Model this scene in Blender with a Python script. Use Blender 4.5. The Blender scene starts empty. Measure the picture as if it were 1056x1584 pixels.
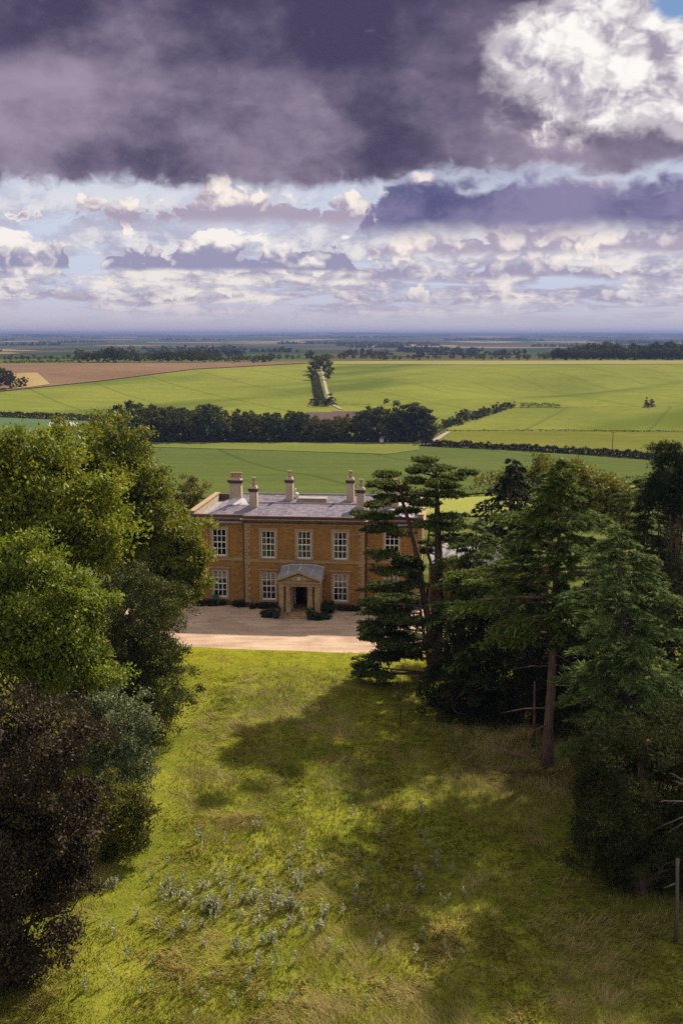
import bpy, math, random
import numpy as np
from mathutils import Vector, Matrix

scene = bpy.context.scene
R = math.radians

# ------------------------------------------------------------------ camera
CAM = np.array((0.0, 0.0, 23.6))
PITCH = R(9.8)
FPX = 1588.0                       # focal length in photo pixels (1056 x 1584)
cam_data = bpy.data.cameras.new('camera')
cam = bpy.data.objects.new('camera', cam_data)
scene.collection.objects.link(cam)
cam.location = CAM
cam.rotation_euler = (R(90) - PITCH, 0, 0)
cam_data.sensor_fit = 'VERTICAL'
cam_data.sensor_height = 24.0
cam_data.sensor_width = 16.0
cam_data.lens = 24.0 * FPX / 1584.0
cam_data.clip_start = 0.5
cam_data.clip_end = 60000
scene.camera = cam

# ------------------------------------------------------------------ render settings, exposure
vs = scene.view_settings
scene.display_settings.display_device = 'sRGB'
vs.view_transform = 'Standard'
vs.look = 'None'
vs.gamma = 1.0
vs.use_curve_mapping = False
vs.exposure = 0.74
scene.render.engine = 'CYCLES'
cy = scene.cycles
cy.max_bounces = 5
cy.diffuse_bounces = 2
cy.glossy_bounces = 2
cy.transmission_bounces = 3
cy.transparent_max_bounces = 6
cy.volume_bounces = 0
cy.caustics_reflective = False
cy.caustics_refractive = False
cy.use_adaptive_sampling = True
cy.adaptive_threshold = 0.012
cy.use_denoising = False
cy.sample_clamp_indirect = 4.0

# ------------------------------------------------------------------ sun
SUN_AZ, SUN_EL = R(33), R(40.5)      # azimuth from +Y (view direction) towards +X
sd = np.array((math.sin(SUN_AZ) * math.cos(SUN_EL), math.cos(SUN_AZ) * math.cos(SUN_EL), math.sin(SUN_EL)))
sun_data = bpy.data.lights.new('sun', 'SUN')
sun_data.energy = 4.4
sun_data.angle = R(1.4)
sun_data.color = (1.0, 0.91, 0.74)
sun = bpy.data.objects.new('sun', sun_data)
scene.collection.objects.link(sun)
sun.rotation_euler = Vector(sd).to_track_quat('Z', 'Y').to_euler()
sun.location = (40, 60, 80)

# ------------------------------------------------------------------ node helpers
class E:
    nt = None
    def __init__(s, v): s.v = v
    def __add__(a, b): return M('ADD', a, b)
    __radd__ = __add__
    def __mul__(a, b): return M('MULTIPLY', a, b)
    __rmul__ = __mul__
    def __sub__(a, b): return M('SUBTRACT', a, b)
    def __rsub__(a, b): return M('SUBTRACT', b, a)
    def __truediv__(a, b): return M('DIVIDE', a, b)
    def __neg__(a): return M('MULTIPLY', a, -1.0)
def setin(sock, v):
    if isinstance(v, E): E.nt.links.new(v.v, sock)
    elif isinstance(v, (tuple, list)) and len(v) == 3 and sock.type == 'RGBA': sock.default_value = (*v, 1)
    else: sock.default_value = v
def M(op, *a, clamp=False):
    n = E.nt.nodes.new('ShaderNodeMath'); n.operation = op; n.use_clamp = clamp
    for i, x in enumerate(a): setin(n.inputs[i], x)
    return E(n.outputs[0])
def sst(e0, e1, x, lo=0.0, hi=1.0, kind='SMOOTHSTEP'):
    n = E.nt.nodes.new('ShaderNodeMapRange'); n.interpolation_type = kind
    for i, v in enumerate((x, e0, e1, lo, hi)): setin(n.inputs[i], v)
    return E(n.outputs[0])
def mixc(f, a, b, mode='MIX'):
    n = E.nt.nodes.new('ShaderNodeMix'); n.data_type = 'RGBA'; n.blend_type = mode; n.clamp_factor = True
    setin(n.inputs[0], f); setin(n.inputs[6], a); setin(n.inputs[7], b)
    return E(n.outputs[2])
def xyz(x, y, z):
    n = E.nt.nodes.new('ShaderNodeCombineXYZ')
    for i, v in enumerate((x, y, z)): setin(n.inputs[i], v)
    return E(n.outputs[0])
def sep(v):
    n = E.nt.nodes.new('ShaderNodeSeparateXYZ'); setin(n.inputs[0], v)
    return [E(o) for o in n.outputs]
def noise(v, scale, detail=5.0, rough=0.55, dist=0.0, lac=2.0, out=0):
    n = E.nt.nodes.new('ShaderNodeTexNoise')
    setin(n.inputs['Vector'], v); n.inputs['Scale'].default_value = scale
    n.inputs['Detail'].default_value = detail; n.inputs['Roughness'].default_value = rough
    n.inputs['Distortion'].default_value = dist; n.inputs['Lacunarity'].default_value = lac
    return E(n.outputs[out])
def voro(v, scale, feature='F1', detail=0.0, rough=0.5, out='Distance', rnd=1.0):
    n = E.nt.nodes.new('ShaderNodeTexVoronoi'); n.feature = feature
    setin(n.inputs['Vector'], v); n.inputs['Scale'].default_value = scale
    n.inputs['Randomness'].default_value = rnd
    if 'Detail' in n.inputs: n.inputs['Detail'].default_value = detail; n.inputs['Roughness'].default_value = rough
    return E(n.outputs[out])
def vadd(v, off):
    n = E.nt.nodes.new('ShaderNodeVectorMath'); n.operation = 'ADD'
    setin(n.inputs[0], v)
    if isinstance(off, E): setin(n.inputs[1], off)
    else: n.inputs[1].default_value = off
    return E(n.outputs[0])

# ------------------------------------------------------------------ world: Nishita sky with procedural clouds
world = bpy.data.worlds.new('World')
scene.world = world
world.use_nodes = True
def build_world():
    nt = E.nt = world.node_tree
    nt.nodes.clear()
    sky = nt.nodes.new('ShaderNodeTexSky'); sky.sky_type = 'NISHITA'; sky.sun_disc = False
    sky.sun_elevation = SUN_EL; sky.sun_rotation = SUN_AZ
    sky.air_density = 1.0; sky.dust_density = 1.0; sky.ozone_density = 1.0
    tc = nt.nodes.new('ShaderNodeTexCoord'); D = E(tc.outputs['Generated'])
    x, y, z = sep(D)
    az = M('ARCTAN2', x, y) * 57.2958
    el = M('ARCSINE', z) * 57.2958
    def win(a0, a1, s=2.0):                       # soft azimuth window
        return sst(a0 - s, a0 + s, az) * sst(a1 + s, a1 - s, az)
    S = 6.05                                      # colours are divided by the background strength of 0.1
    def C(r, g, b): return (((r / 255) ** 2.2) * S, ((g / 255) ** 2.2) * S, ((b / 255) ** 2.2) * S)
    cur = mixc(sst(34.0, 20.0, el), E(sky.outputs[0]), mixc(sst(15.0, 7.0, el), C(126, 156, 202), C(203, 211, 229)))
    cur = mixc(sst(3.2, 0.2, el), cur, C(206, 198, 211))
    # fields shared by all cloud rows: billows (n, b) and the same field a little way towards the sun (n2)
    v0 = xyz(x, y, z * 1.3)
    wv = E.nt.nodes.new('ShaderNodeVectorMath'); wv.operation = 'MULTIPLY_ADD'
    setin(wv.inputs[0], noise(v0, 22.0, 3, 0.6, out=1)); wv.inputs[1].default_value = (0.045,) * 3; setin(wv.inputs[2], v0)
    v1 = E(wv.outputs[0])
    n = noise(v1, 13.0, 6, 0.63)
    n2 = noise(vadd(v1, (0.010, 0.0, 0.017)), 13.0, 4, 0.63)
    b = voro(v1, 30.0, 'F1', 1.5, 0.6)
    bil = (n - 0.5) * 1.9 + (0.60 - b) * 0.70
    relief = (n - n2) * 2.6 + (0.60 - b) * 0.75
    f1 = noise(xyz(x, y, 0), 6.0, 2, out=0) - 0.5
    f2 = noise(vadd(xyz(x, y, 0), (3.1, 6.2, 0)), 8.0, 2) - 0.5
    # --- bright broken cloud overhead, out of view, added to lift the fill light
    zp = M('MAXIMUM', z, 0.12)
    no = noise(xyz(x / zp, y / zp, 3.3), 1.1, 5, 0.6, 0.3)
    ao = sst(0.36, 0.50, no) * sst(17, 26, el)
    co = mixc(sst(0.42, 0.66, no + (n - 0.5) * 0.3), C(250, 245, 236), C(200, 192, 194))
    cur = mixc(ao, cur, co)
    # --- thin streaky cloud bands low over the horizon
    lz = M('LOGARITHM', M('MAXIMUM', z, 0.0005) + 0.012, 2.718)
    vb = xyz(x, y, lz * 0.30)
    nb = noise(vb, 9.0, 6, 0.66, 0.2)
    ab = sst(0.38, 0.50, nb) * sst(0.1, 0.7, el) * sst(8.8, 6.0, el)
    cb = mixc(sst(-0.30, 0.40, (nb - 0.50) * 3.0 + (n - n2) * 2.6), C(168, 160, 184), C(246, 237, 228))
    cb = mixc(sst(2.4, 0.3, el), cb, C(202, 194, 207))
    cur = mixc(ab * sst(5.6, 2.4, el, 0.55, 0.95), cur, cb)
    # --- rows of cumulus: flat bases, billowed tops
    def row(cur, base, height, cover, ctop, cbase, soft=0.12, amp=1.2, bsoft=0.10, lo=-0.15, hi=0.60, wob=0.0, gain=1.0, bil_base=0.18):
        basew = base + f2 * wob
        top = basew + height * (cover + bil * amp)
        a = sst(0.0, soft * height, top - el) * sst(-bsoft * height, bsoft * height, el - basew + bil * (bil_base * height))
        t = (el - basew) / height * 1.0 + relief * gain
        return mixc(a, cur, mixc(sst(lo, hi, t), cbase, ctop))
    cur = row(cur, 1.7, 1.3, f1 * 2.0 + 0.5, C(240, 230, 226), C(174, 166, 186), wob=1.6)
    cur = row(cur, 2.9, 1.9, f2 * 1.4 + 0.35 + win(1, 20, 2) * 0.3, C(250, 240, 230), C(166, 158, 182), wob=0.9)
    cur = row(cur, 4.2, 2.6, f2 * 0.7 - 0.1 + win(2.5, 22, 2.0) * 0.95, C(252, 241, 230), C(176, 165, 186), wob=0.6, gain=1.2)
    cur = row(cur, 3.35, 2.3, f1 * 0.5 + 0.18 + win(-12.8, 0.5, 0.6) * 0.88 + win(-30, -14.4, 0.5) * 0.95 - win(2, 30, 2) * 0.15, C(251, 243, 236), C(156, 152, 180), wob=0.3, lo=0.0, hi=0.75, gain=1.1, bsoft=0.06, bil_base=0.10)
    cur = row(cur, 5.8, 1.9, f2 * 0.6 - 0.05 + win(-14.5, -6.2, 0.8) * 0.80 + win(-7.5, 1.8, 1.0) * 1.05, C(251, 240, 230), C(172, 160, 180), wob=0.5, bsoft=0.2, lo=0.0, hi=0.75, gain=1.1, soft=0.18)
    # --- second dark bank
    nl = noise(vadd(xyz(x, y, z * 2.0), (1.7, 7.7, 2.2)), 4.4, 5, 0.56, 0.15)
    azw = az + (nl - 0.5) * 14.0 + (n - 0.5) * 7.0
    hb = mixc(sst(0.36, 0.66, nl + (n - 0.5) * 0.55 + relief * 0.05), C(88, 87, 128), C(138, 131, 165))
    cur = row(cur, 5.3, 3.1, f1 * 0.3 - 0.45 + sst(-0.5, 3.2, az + (n - 0.5) * 6.0) * sst(50, 40, az) * 1.62, C(246, 232, 226), hb, amp=0.50, bsoft=0.22, lo=0.72, hi=1.30, wob=0.2, soft=0.34, gain=0.8, bil_base=0.22)
    # --- sunlit cumulus towers beside the deck
    m = sst(3.0, 9.0, azw) * sst(34, 26, az) * sst(8.4, 9.6, el) * sst(30, 22, el) * 1.7 - 0.50 + bil * 0.85 - win(15.9, 22, 0.9) * sst(14.4, 15.8, el) * 1.5
    ct = mixc(sst(-0.60, 0.30, relief * 1.1 + 0.14), C(160, 150, 170), C(254, 250, 245))
    cur = mixc(sst(-0.05, 0.75, m), cur, ct)
    # --- the great dark deck with a ragged flat base
    nd = noise(vadd(xyz(x, y, z * 1.7), (5.2, 1.3, 8.1)), 2.6, 3, 0.55, 0.3)
    basee = 8.2 + az * 0.03 + bil * 0.95 + f1 * 2.2
    covd = (nd - 0.5) * 1.6 + 0.10 + bil * 0.14 - sst(5.5, 15.0, azw + (n - 0.5) * 6.0) * sst(34, 26, azw) * sst(9.0, 12.4, el + (n - 0.5) * 6.0 + (az - 10.0) * 0.12) * 1.5 + win(-40, 60, 6) * sst(32, 18, el) * 1.10
    ad = sst(0.0, 0.55, covd) * sst(-0.30, 0.55, el - basee)
    lum = sst(0.34, 0.80, nl + (n - 0.5) * 0.30 + relief * 0.03 + sst(14.2, 12.4, el) * sst(8.6, 10.4, el) * sst(4, -12, az) * 0.13 - sst(12.6, 14.5, el) * sst(9, 2, az) * 0.08)
    cd = mixc(lum, C(74, 68, 95), C(162, 149, 170))
    cd = mixc(sst(0.9, -0.4, el - basee) * 0.6, cd, C(150, 136, 158))
    cd = mixc(sst(0.85, 0.10, covd + relief * 0.30) * 0.75, cd, C(226, 217, 220))
    cur = mixc(ad, cur, cd)
    bg = nt.nodes.new('ShaderNodeBackground'); bg.inputs[1].default_value = 0.1
    nt.links.new(cur.v, bg.inputs[0])
    out = nt.nodes.new('ShaderNodeOutputWorld'); nt.links.new(bg.outputs[0], out.inputs[0])
    world.cycles.sampling_method = 'MANUAL'
    world.cycles.sample_map_resolution = 512
build_world()

# ------------------------------------------------------------------ object helpers
COL = scene.collection
def tag(o, label=None, cat=None, group=None, kind=None):
    if label: o['label'] = label
    if cat: o['category'] = cat
    if group: o['group'] = group
    if kind: o['kind'] = kind
    return o
def empty(name, loc=(0, 0, 0), rz=0.0, parent=None):
    o = bpy.data.objects.new(name, None)
    o.empty_display_size = 0.5
    o.location = loc; o.rotation_euler = (0, 0, rz)
    COL.objects.link(o)
    if parent: o.parent = parent
    return o
def link(name, me, mat=None, parent=None, loc=None):
    o = bpy.data.objects.new(name, me)
    COL.objects.link(o)
    if mat and not me.materials: me.materials.append(mat)
    if parent: o.parent = parent
    if loc is not None: o.location = loc
    return o
def np_mesh(name, V, F, cols=None, smooth=False):
    """V (n,3); F (m,3) or (m,4) int array; cols (n,3)"""
    V = np.asarray(V, np.float32); F = np.asarray(F, np.int32)
    k = F.shape[1]
    me = bpy.data.meshes.new(name)
    me.vertices.add(len(V)); me.vertices.foreach_set('co', V.ravel())
    me.loops.add(F.size); me.loops.foreach_set('vertex_index', F.ravel())
    me.polygons.add(len(F))
    me.polygons.foreach_set('loop_start', np.arange(0, F.size, k, dtype=np.int32))
    try: me.polygons.foreach_set('loop_total', np.full(len(F), k, np.int32))
    except Exception: pass
    if cols is not None:
        a = me.color_attributes.new('Col', 'FLOAT_COLOR', 'POINT')
        c = np.ones((len(V), 4), np.float32); c[:, :3] = cols
        a.data.foreach_set('color', c.ravel())
    me.update(calc_edges=True)
    me.polygons.foreach_set('use_smooth', np.full(len(F), smooth, bool))
    return me
class MB:
    """collects boxes, prisms, tubes and lathes into one mesh"""
    def __init__(s): s.v = []; s.f = []
    def add(s, vs, fs):
        o = len(s.v); s.v += [tuple(p) for p in vs]; s.f += [tuple(i + o for i in f) for f in fs]; return s
    def box(s, x0, x1, y0, y1, z0, z1):
        return s.add([(x0, y0, z0), (x1, y0, z0), (x1, y1, z0), (x0, y1, z0), (x0, y0, z1), (x1, y0, z1), (x1, y1, z1), (x0, y1, z1)],
                     [(0, 3, 2, 1), (4, 5, 6, 7), (0, 1, 5, 4), (1, 2, 6, 5), (2, 3, 7, 6), (3, 0, 4, 7)])
    def taper(s, cx, cy, z0, z1, ax, ay, bx, by):
        return s.add([(cx - ax, cy - ay, z0), (cx + ax, cy - ay, z0), (cx + ax, cy + ay, z0), (cx - ax, cy + ay, z0),
                      (cx - bx, cy - by, z1), (cx + bx, cy - by, z1), (cx + bx, cy + by, z1), (cx - bx, cy + by, z1)],
                     [(0, 3, 2, 1), (4, 5, 6, 7), (0, 1, 5, 4), (1, 2, 6, 5), (2, 3, 7, 6), (3, 0, 4, 7)])
    def lathe(s, cx, cy, prof, n=12, cap=True):
        vs = []; fs = []
        for r, z in prof:
            for i in range(n):
                a = 2 * math.pi * i / n; vs.append((cx + r * math.cos(a), cy + r * math.sin(a), z))
        for j in range(len(prof) - 1):
            for i in range(n):
                k = (i + 1) % n; fs.append((j * n + i, j * n + k, (j + 1) * n + k, (j + 1) * n + i))
        if cap:
            fs.append(tuple(range(n - 1, -1, -1))); fs.append(tuple((len(prof) - 1) * n + i for i in range(n)))
        return s.add(vs, fs)
    def tube(s, pts, rad, n=6):
        pts = [np.array(p, float) for p in pts]; vs = []; fs = []
        if not hasattr(rad, '__len__'): rad = [rad] * len(pts)
        for i, p in enumerate(pts):
            t = pts[min(i + 1, len(pts) - 1)] - pts[max(i - 1, 0)]; t = t / (np.linalg.norm(t) + 1e-9)
            u = np.cross(t, (0.31, 0.95, 0.1) if abs(t[2]) > 0.8 else (0, 0, 1)); u /= np.linalg.norm(u) + 1e-9
            w = np.cross(t, u)
            for k in range(n):
                a = 2 * math.pi * k / n; vs.append(p + (u * math.cos(a) + w * math.sin(a)) * rad[i])
        for j in range(len(pts) - 1):
            for i in range(n):
                k = (i + 1) % n; fs.append((j * n + i, j * n + k, (j + 1) * n + k, (j + 1) * n + i))
        fs.append(tuple(range(n - 1, -1, -1))); fs.append(tuple((len(pts) - 1) * n + i for i in range(n)))
        return s.add(vs, fs)
    def mesh(s, name, smooth=False):
        me = bpy.data.meshes.new(name); me.from_pydata(s.v, [], s.f); me.update()
        if smooth: me.polygons.foreach_set('use_smooth', np.full(len(s.f), True, bool))
        return me
    def build(s, name, mat, parent=None, smooth=False, loc=None):
        return link(name, s.mesh(name, smooth), mat, parent, loc)
def copy_tree(o, parent=None):
    c = o.copy(); COL.objects.link(c)
    if parent is not None: c.parent = parent
    for ch in [k for k in o.children]: copy_tree(ch, c)
    return c

# ------------------------------------------------------------------ materials
def new_mat(name):
    m = bpy.data.materials.new(name); m.use_nodes = True
    nt = E.nt = m.node_tree; nt.nodes.clear()
    out = nt.nodes.new('ShaderNodeOutputMaterial')
    return m, nt, out
def coords(kind='Object'):
    n = E.nt.nodes.new('ShaderNodeTexCoord'); return E(n.outputs[kind])
def wpos():
    n = E.nt.nodes.new('ShaderNodeNewGeometry'); return E(n.outputs['Position'])
def bump(h, strength=0.5, dist=0.05):
    n = E.nt.nodes.new('ShaderNodeBump'); n.inputs['Strength'].default_value = strength; n.inputs['Distance'].default_value = dist
    setin(n.inputs['Height'], h); return E(n.outputs[0])
def principled(nt, out, col, rough=0.85, spec=0.3, nrm=None, metal=0.0):
    p = nt.nodes.new('ShaderNodeBsdfPrincipled')
    setin(p.inputs['Base Color'], col); setin(p.inputs['Roughness'], rough)
    p.inputs['Specular IOR Level'].default_value = spec; p.inputs['Metallic'].default_value = metal
    if nrm: setin(p.inputs['Normal'], nrm)
    nt.links.new(p.outputs[0], out.inputs[0]); return p
def mat_simple(name, c1, c2=None, scale=4.0, rough=0.85, spec=0.3, bmp=0.0, detail=6, metal=0.0):
    m, nt, out = new_mat(name)
    c2 = c2 or tuple(v * 0.7 for v in c1)
    v = coords()
    n = noise(v, scale, detail, 0.6)
    n2 = noise(v, scale * 7.3, 3, 0.6)
    col = mixc(sst(0.3, 0.7, n * 0.65 + n2 * 0.35), c2, c1)
    principled(nt, out, col, rough, spec, bump(n2, bmp, 0.03) if bmp else None, metal)
    return m
def mat_leaf(name, trans=0.35, rough=0.5, spec=0.25, per_object=False):
    m, nt, out = new_mat(name)
    a = nt.nodes.new('ShaderNodeAttribute'); a.attribute_name = 'Col'; c = E(a.outputs['Color'])
    p = nt.nodes.new('ShaderNodeBsdfPrincipled'); setin(p.inputs['Base Color'], c)
    p.inputs['Roughness'].default_value = rough; p.inputs['Specular IOR Level'].default_value = spec
    if per_object:
        oi = nt.nodes.new('ShaderNodeObjectInfo'); rv = E(oi.outputs['Random'])
        c = mixc(1.0, c, mixc(rv, (0.62, 0.70, 0.80), (1.35, 1.22, 0.95)), 'MULTIPLY'); setin(p.inputs['Base Color'], c)
    t = nt.nodes.new('ShaderNodeBsdfTranslucent'); setin(t.inputs[0], mixc(1.0, c, (1.0, 0.95, 0.45), 'MULTIPLY'))
    mx = nt.nodes.new('ShaderNodeMixShader'); mx.inputs[0].default_value = trans
    nt.links.new(p.outputs[0], mx.inputs[1]); nt.links.new(t.outputs[0], mx.inputs[2]); nt.links.new(mx.outputs[0], out.inputs[0])
    return m
def mat_bark(name, c1, c2):
    m, nt, out = new_mat(name)
    v = coords(); x, y, z = sep(v)
    n = noise(xyz(x * 6, y * 6, z * 0.8), 2.2, 6, 0.65)
    n2 = noise(v, 0.7, 3)
    col = mixc(sst(0.35, 0.65, n * 0.7 + n2 * 0.3), c2, c1)
    principled(nt, out, col, 0.9, 0.15, bump(n, 0.9, 0.06)); return m
def mat_field(name, c1, c2, big=0.012, fine=0.6, stripe=None, c3=None, shade_band=None):
    m, nt, out = new_mat(name)
    v = wpos(); x, y, z = sep(v)
    n = noise(xyz(x, y, 0.0), big, 5, 0.55)
    f = noise(xyz(x * 1.0, y * 0.4, 0.0), fine, 4, 0.65)
    g = noise(xyz(x * 0.5, y, 0.0), 0.09, 5, 0.65)
    t = sst(0.36, 0.64, n * 0.40 + f * 0.25 + g * 0.35)
    col = mixc(t, c2, c1)
    if shade_band:                                        # broad diagonal bands of cloud shade painted into the sward colour
        col = mixc(sst(0.46, 0.66, noise(xyz((x * 0.67 + y * 0.75) * 0.35, x * 0.75 - y * 0.67, 0.0), 0.012, 3, 0.5)), col, shade_band)
    if c3: col = mixc(sst(0.52, 0.70, g) * 0.55, col, c3)
    if stripe:                                      # tractor tramlines, real wear in the crop
        ang, sp = stripe
        s = x * math.cos(ang) + y * math.sin(ang)
        w = M('PINGPONG', s + n * 3.0, sp)
        col = mixc(sst(1.3, 0.4, w) * 0.45, col, tuple(v * 0.55 for v in c2))
    principled(nt, out, col, 1.0, 0.0, bump(f, 0.6, 0.4)); return m

MAT = {}
MAT['leaf'] = mat_leaf('foliage_leaf', 0.40, 0.55, 0.18)
MAT['needle'] = mat_leaf('foliage_needle', 0.20, 0.75, 0.06)
MAT['gloss_leaf'] = mat_leaf('foliage_glossy_leaf', 0.20, 0.6, 0.12)
MAT['far_leaf'] = mat_leaf('foliage_far', 0.25, 0.8, 0.04, True)
MAT['grass'] = mat_leaf('grass_blade', 0.42, 0.7, 0.08)
MAT['bark'] = mat_bark('bark_grey_brown', (0.13, 0.10, 0.075), (0.05, 0.038, 0.03))
MAT['bark_red'] = mat_bark('bark_red_brown', (0.22, 0.125, 0.10), (0.085, 0.045, 0.036))
MAT['bark_dead'] = mat_bark('bark_dead_grey', (0.17, 0.14, 0.12), (0.08, 0.062, 0.055))

# ------------------------------------------------------------------ terrain
PROF_Y = np.array([-400, 0, 112, 150, 200, 260, 330, 400, 450, 520, 650, 780, 900, 980, 1080, 1300, 2000, 3200, 5000, 9000, 11500, 13500, 15500, 20000], float)
PROF_Z = np.array([0, 0, 0, -1.0, -4.6, -10.2, -15.0, -17.5, -17.9, -15.8, -9.3, -3.9, -0.3, 0.2, -1.5, -4.0, -9.5, -12.5, -9.5, 5.0, 16.0, 36.0, 38.0, 26.0], float)
def _hermite(y):
    s = np.diff(PROF_Z) / np.diff(PROF_Y)
    m = np.concatenate([[s[0]], np.where(s[:-1] * s[1:] > 0, 2 * s[:-1] * s[1:] / (s[:-1] + s[1:] + 1e-12), 0), [s[-1]]])
    i = np.clip(np.searchsorted(PROF_Y, y) - 1, 0, len(PROF_Y) - 2)
    h = PROF_Y[i + 1] - PROF_Y[i]; t = np.clip((y - PROF_Y[i]) / h, 0, 1)
    return ((1 + 2 * t) * (1 - t) ** 2 * PROF_Z[i] + t * (1 - t) ** 2 * h * m[i] + t * t * (3 - 2 * t) * PROF_Z[i + 1] + t * t * (t - 1) * h * m[i + 1])
def tz(x, y):
    x = np.asarray(x, float); y = np.asarray(y, float)
    z = _hermite(y)
    far = np.clip((y - 180) / 300, 0, 1)
    und = 1.6 * np.sin(x / 97 + y / 160 + 0.6) + 1.1 * np.sin(x / 61 - y / 83 + 2.0)
    hill = np.clip((y - 520) / 120, 0, 1) * np.clip((1100 - y) / 200, 0, 1)
    # a dry valley running across the far hillside and a shoulder beside it
    d1 = (x - 150) * 0.55 - (y - 690) * 0.83
    z = z - hill * 8.5 * np.exp(-(d1 / 38.0) ** 2) * np.clip((x - 40) / 90, 0, 1)
    z = z + hill * 3.0 * np.exp(-((x + 150) / 120.0) ** 2 - ((y - 760) / 90.0) ** 2)
    z = z + far * np.clip((1000 - y) / 300, 0, 1) * und * 0.9
    fz = np.clip((y - 2500) / 3000, 0, 1)
    z = z + fz * (3.0 * np.sin(x / 610 + 1.0) + 2.2 * np.sin(x / 330 + y / 900))
    rg = np.clip((y - 10000) / 3000, 0, 1)
    z = z + rg * (8.0 * np.sin(x / 1300 + 0.8) + 5.0 * np.sin(x / 560 + 2.0) + 2.0 * np.sin(x / 230.0) + np.clip(x / 900, -4, 5))
    return z
CP, SP = math.cos(PITCH), math.sin(PITCH)
def ray(px, py):
    u = (px - 528.0) / FPX; v = -(py - 792.0) / FPX
    d = np.array((u, CP + v * SP, -SP + v * CP)); return d / np.linalg.norm(d)
TS = np.geomspace(20, 16000, 900)
def hit(px, py):
    d = ray(px, py); ts = TS
    for _ in range(2):
        p = CAM[None] + d[None] * ts[:, None]; f = p[:, 2] - tz(p[:, 0], p[:, 1])
        k = np.nonzero(f < 0)[0]
        if len(k) == 0: return CAM + d * TS[-1]
        i = max(int(k[0]), 1); ts = np.linspace(ts[i - 1], ts[i], 24)
    i = i - 1; t0, t1 = ts[0], ts[-1]
    p = CAM[None] + d[None] * ts[:, None]; f = p[:, 2] - tz(p[:, 0], p[:, 1]); i = max(int(np.argmax(f < 0)), 1)
    return CAM + d * (ts[i - 1] + (ts[i] - ts[i - 1]) * f[i - 1] / (f[i - 1] - f[i] + 1e-12))
def at_y(px, py, Y):
    d = ray(px, py); return CAM + d * ((Y - CAM[1]) / d[1])

def build_ground():
    ys = [-160.0]
    while ys[-1] < 19500:
        y = ys[-1]; ys.append(y + (4.0 if y < 120 else max(4.0, abs(y) * 0.012)))
    ys = np.array(ys); nu = 181
    u = np.linspace(-1, 1, nu)
    W = np.maximum(0.75 * np.abs(ys) + 140, 200)
    X = u[None, :] * W[:, None]; Y = np.repeat(ys[:, None], nu, 1); Z = tz(X, Y)
    V = np.stack([X, Y, Z], -1).reshape(-1, 3)
    j, i = np.meshgrid(np.arange(len(ys) - 1), np.arange(nu - 1), indexing='ij')
    a = (j * nu + i).ravel(); F = np.stack([a, a + 1, a + nu + 1, a + nu], -1)
    m, nt, out = new_mat('ground_farmland')
    p = wpos(); x, y, z = sep(p)
    w = noise(p, 0.0012, 3, out=1)
    pv = xyz(x * 1.0, y * 0.55, 0.0)
    cell = voro(pv, 0.0030, 'F1', out='Color', rnd=0.9)
    edge = voro(pv, 0.0030, 'DISTANCE_TO_EDGE', rnd=0.9)
    r, g, b = sep(cell)
    col = mixc(sst(0.25, 0.45, r), (0.034, 0.048, 0.018), (0.095, 0.066, 0.046))
    col = mixc(sst(0.55, 0.62, r), col, (0.052, 0.066, 0.022))
    col = mixc(sst(0.80, 0.84, g), col, (0.22, 0.165, 0.09))
    wd = noise(xyz(x, y * 0.6, 0.0), 0.0035, 5, 0.65)
    col = mixc(sst(0.55, 0.60, wd), col, (0.030, 0.042, 0.024))
    col = mixc(sst(0.030, 0.010, edge) * 0.6, col, (0.030, 0.040, 0.022))
    near = mixc(sst(0.35, 0.65, noise(p, 0.25, 5)), (0.055, 0.075, 0.018), (0.12, 0.13, 0.035))
    col = mixc(sst(900, 1150, y), near, col)
    principled(nt, out, col, 1.0, 0.0)
    tag(link('ground', np_mesh('ground', V, F, smooth=True), m), 'rolling farmland running out to the blue horizon', kind='structure')
build_ground()

def resample(pts, n):
    pts = np.asarray(pts, float); d = np.concatenate([[0], np.cumsum(np.linalg.norm(np.diff(pts, axis=0), axis=1))])
    t = np.linspace(0, d[-1], n); return np.stack([np.interp(t, d, pts[:, k]) for k in range(pts.shape[1])], -1)
def pxline(pts, n): return np.array([hit(a, b)[:2] for a, b in resample(pts, n)])
def field(name, near, far, mat, off, label, nu=60, nv=30, world_pts=False):
    A = resample(near, nu) if world_pts else pxline(near, nu)
    B = resample(far, nu) if world_pts else pxline(far, nu)
    t = np.linspace(0, 1, nv)[:, None, None]
    XY = A[None] * (1 - t) + B[None] * t
    Z = tz(XY[..., 0], XY[..., 1]) + off
    V = np.concatenate([XY, Z[..., None]], -1).reshape(-1, 3)
    j, i = np.meshgrid(np.arange(nv - 1), np.arange(nu - 1), indexing='ij')
    a = (j * nu + i).ravel(); F = np.stack([a, a + 1, a + nu + 1, a + nu], -1)
    o = link(name, np_mesh(name, V, F, smooth=True), mat)
    return tag(o, label, kind='structure')

G = MAT
G['f_dark'] = mat_field('crop_shaded_green', (0.092, 0.110, 0.030), (0.064, 0.084, 0.022), 0.010, 0.5, stripe=(0.25, 24))  # valley field green, with the cloud shade over it put into the colour
G['f_dark2'] = mat_field('crop_lit_green', (0.155, 0.165, 0.036), (0.110, 0.126, 0.028), 0.012, 0.5)  # brighter far end of the same field, its light put into the colour
G['f_hill'] = mat_field('pasture_bright_green', (0.195, 0.200, 0.036), (0.130, 0.148, 0.026), 0.009, 0.35, stripe=(0.5, 23), shade_band=(0.084, 0.106, 0.020))
G['f_right'] = mat_field('pasture_yellow_green', (0.182, 0.186, 0.036), (0.122, 0.138, 0.026), 0.012, 0.4, stripe=(-0.4, 26), shade_band=(0.095, 0.115, 0.016))
G['f_right2'] = mat_field('pasture_olive', (0.150, 0.142, 0.026), (0.100, 0.110, 0.018), 0.014, 0.4)
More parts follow.
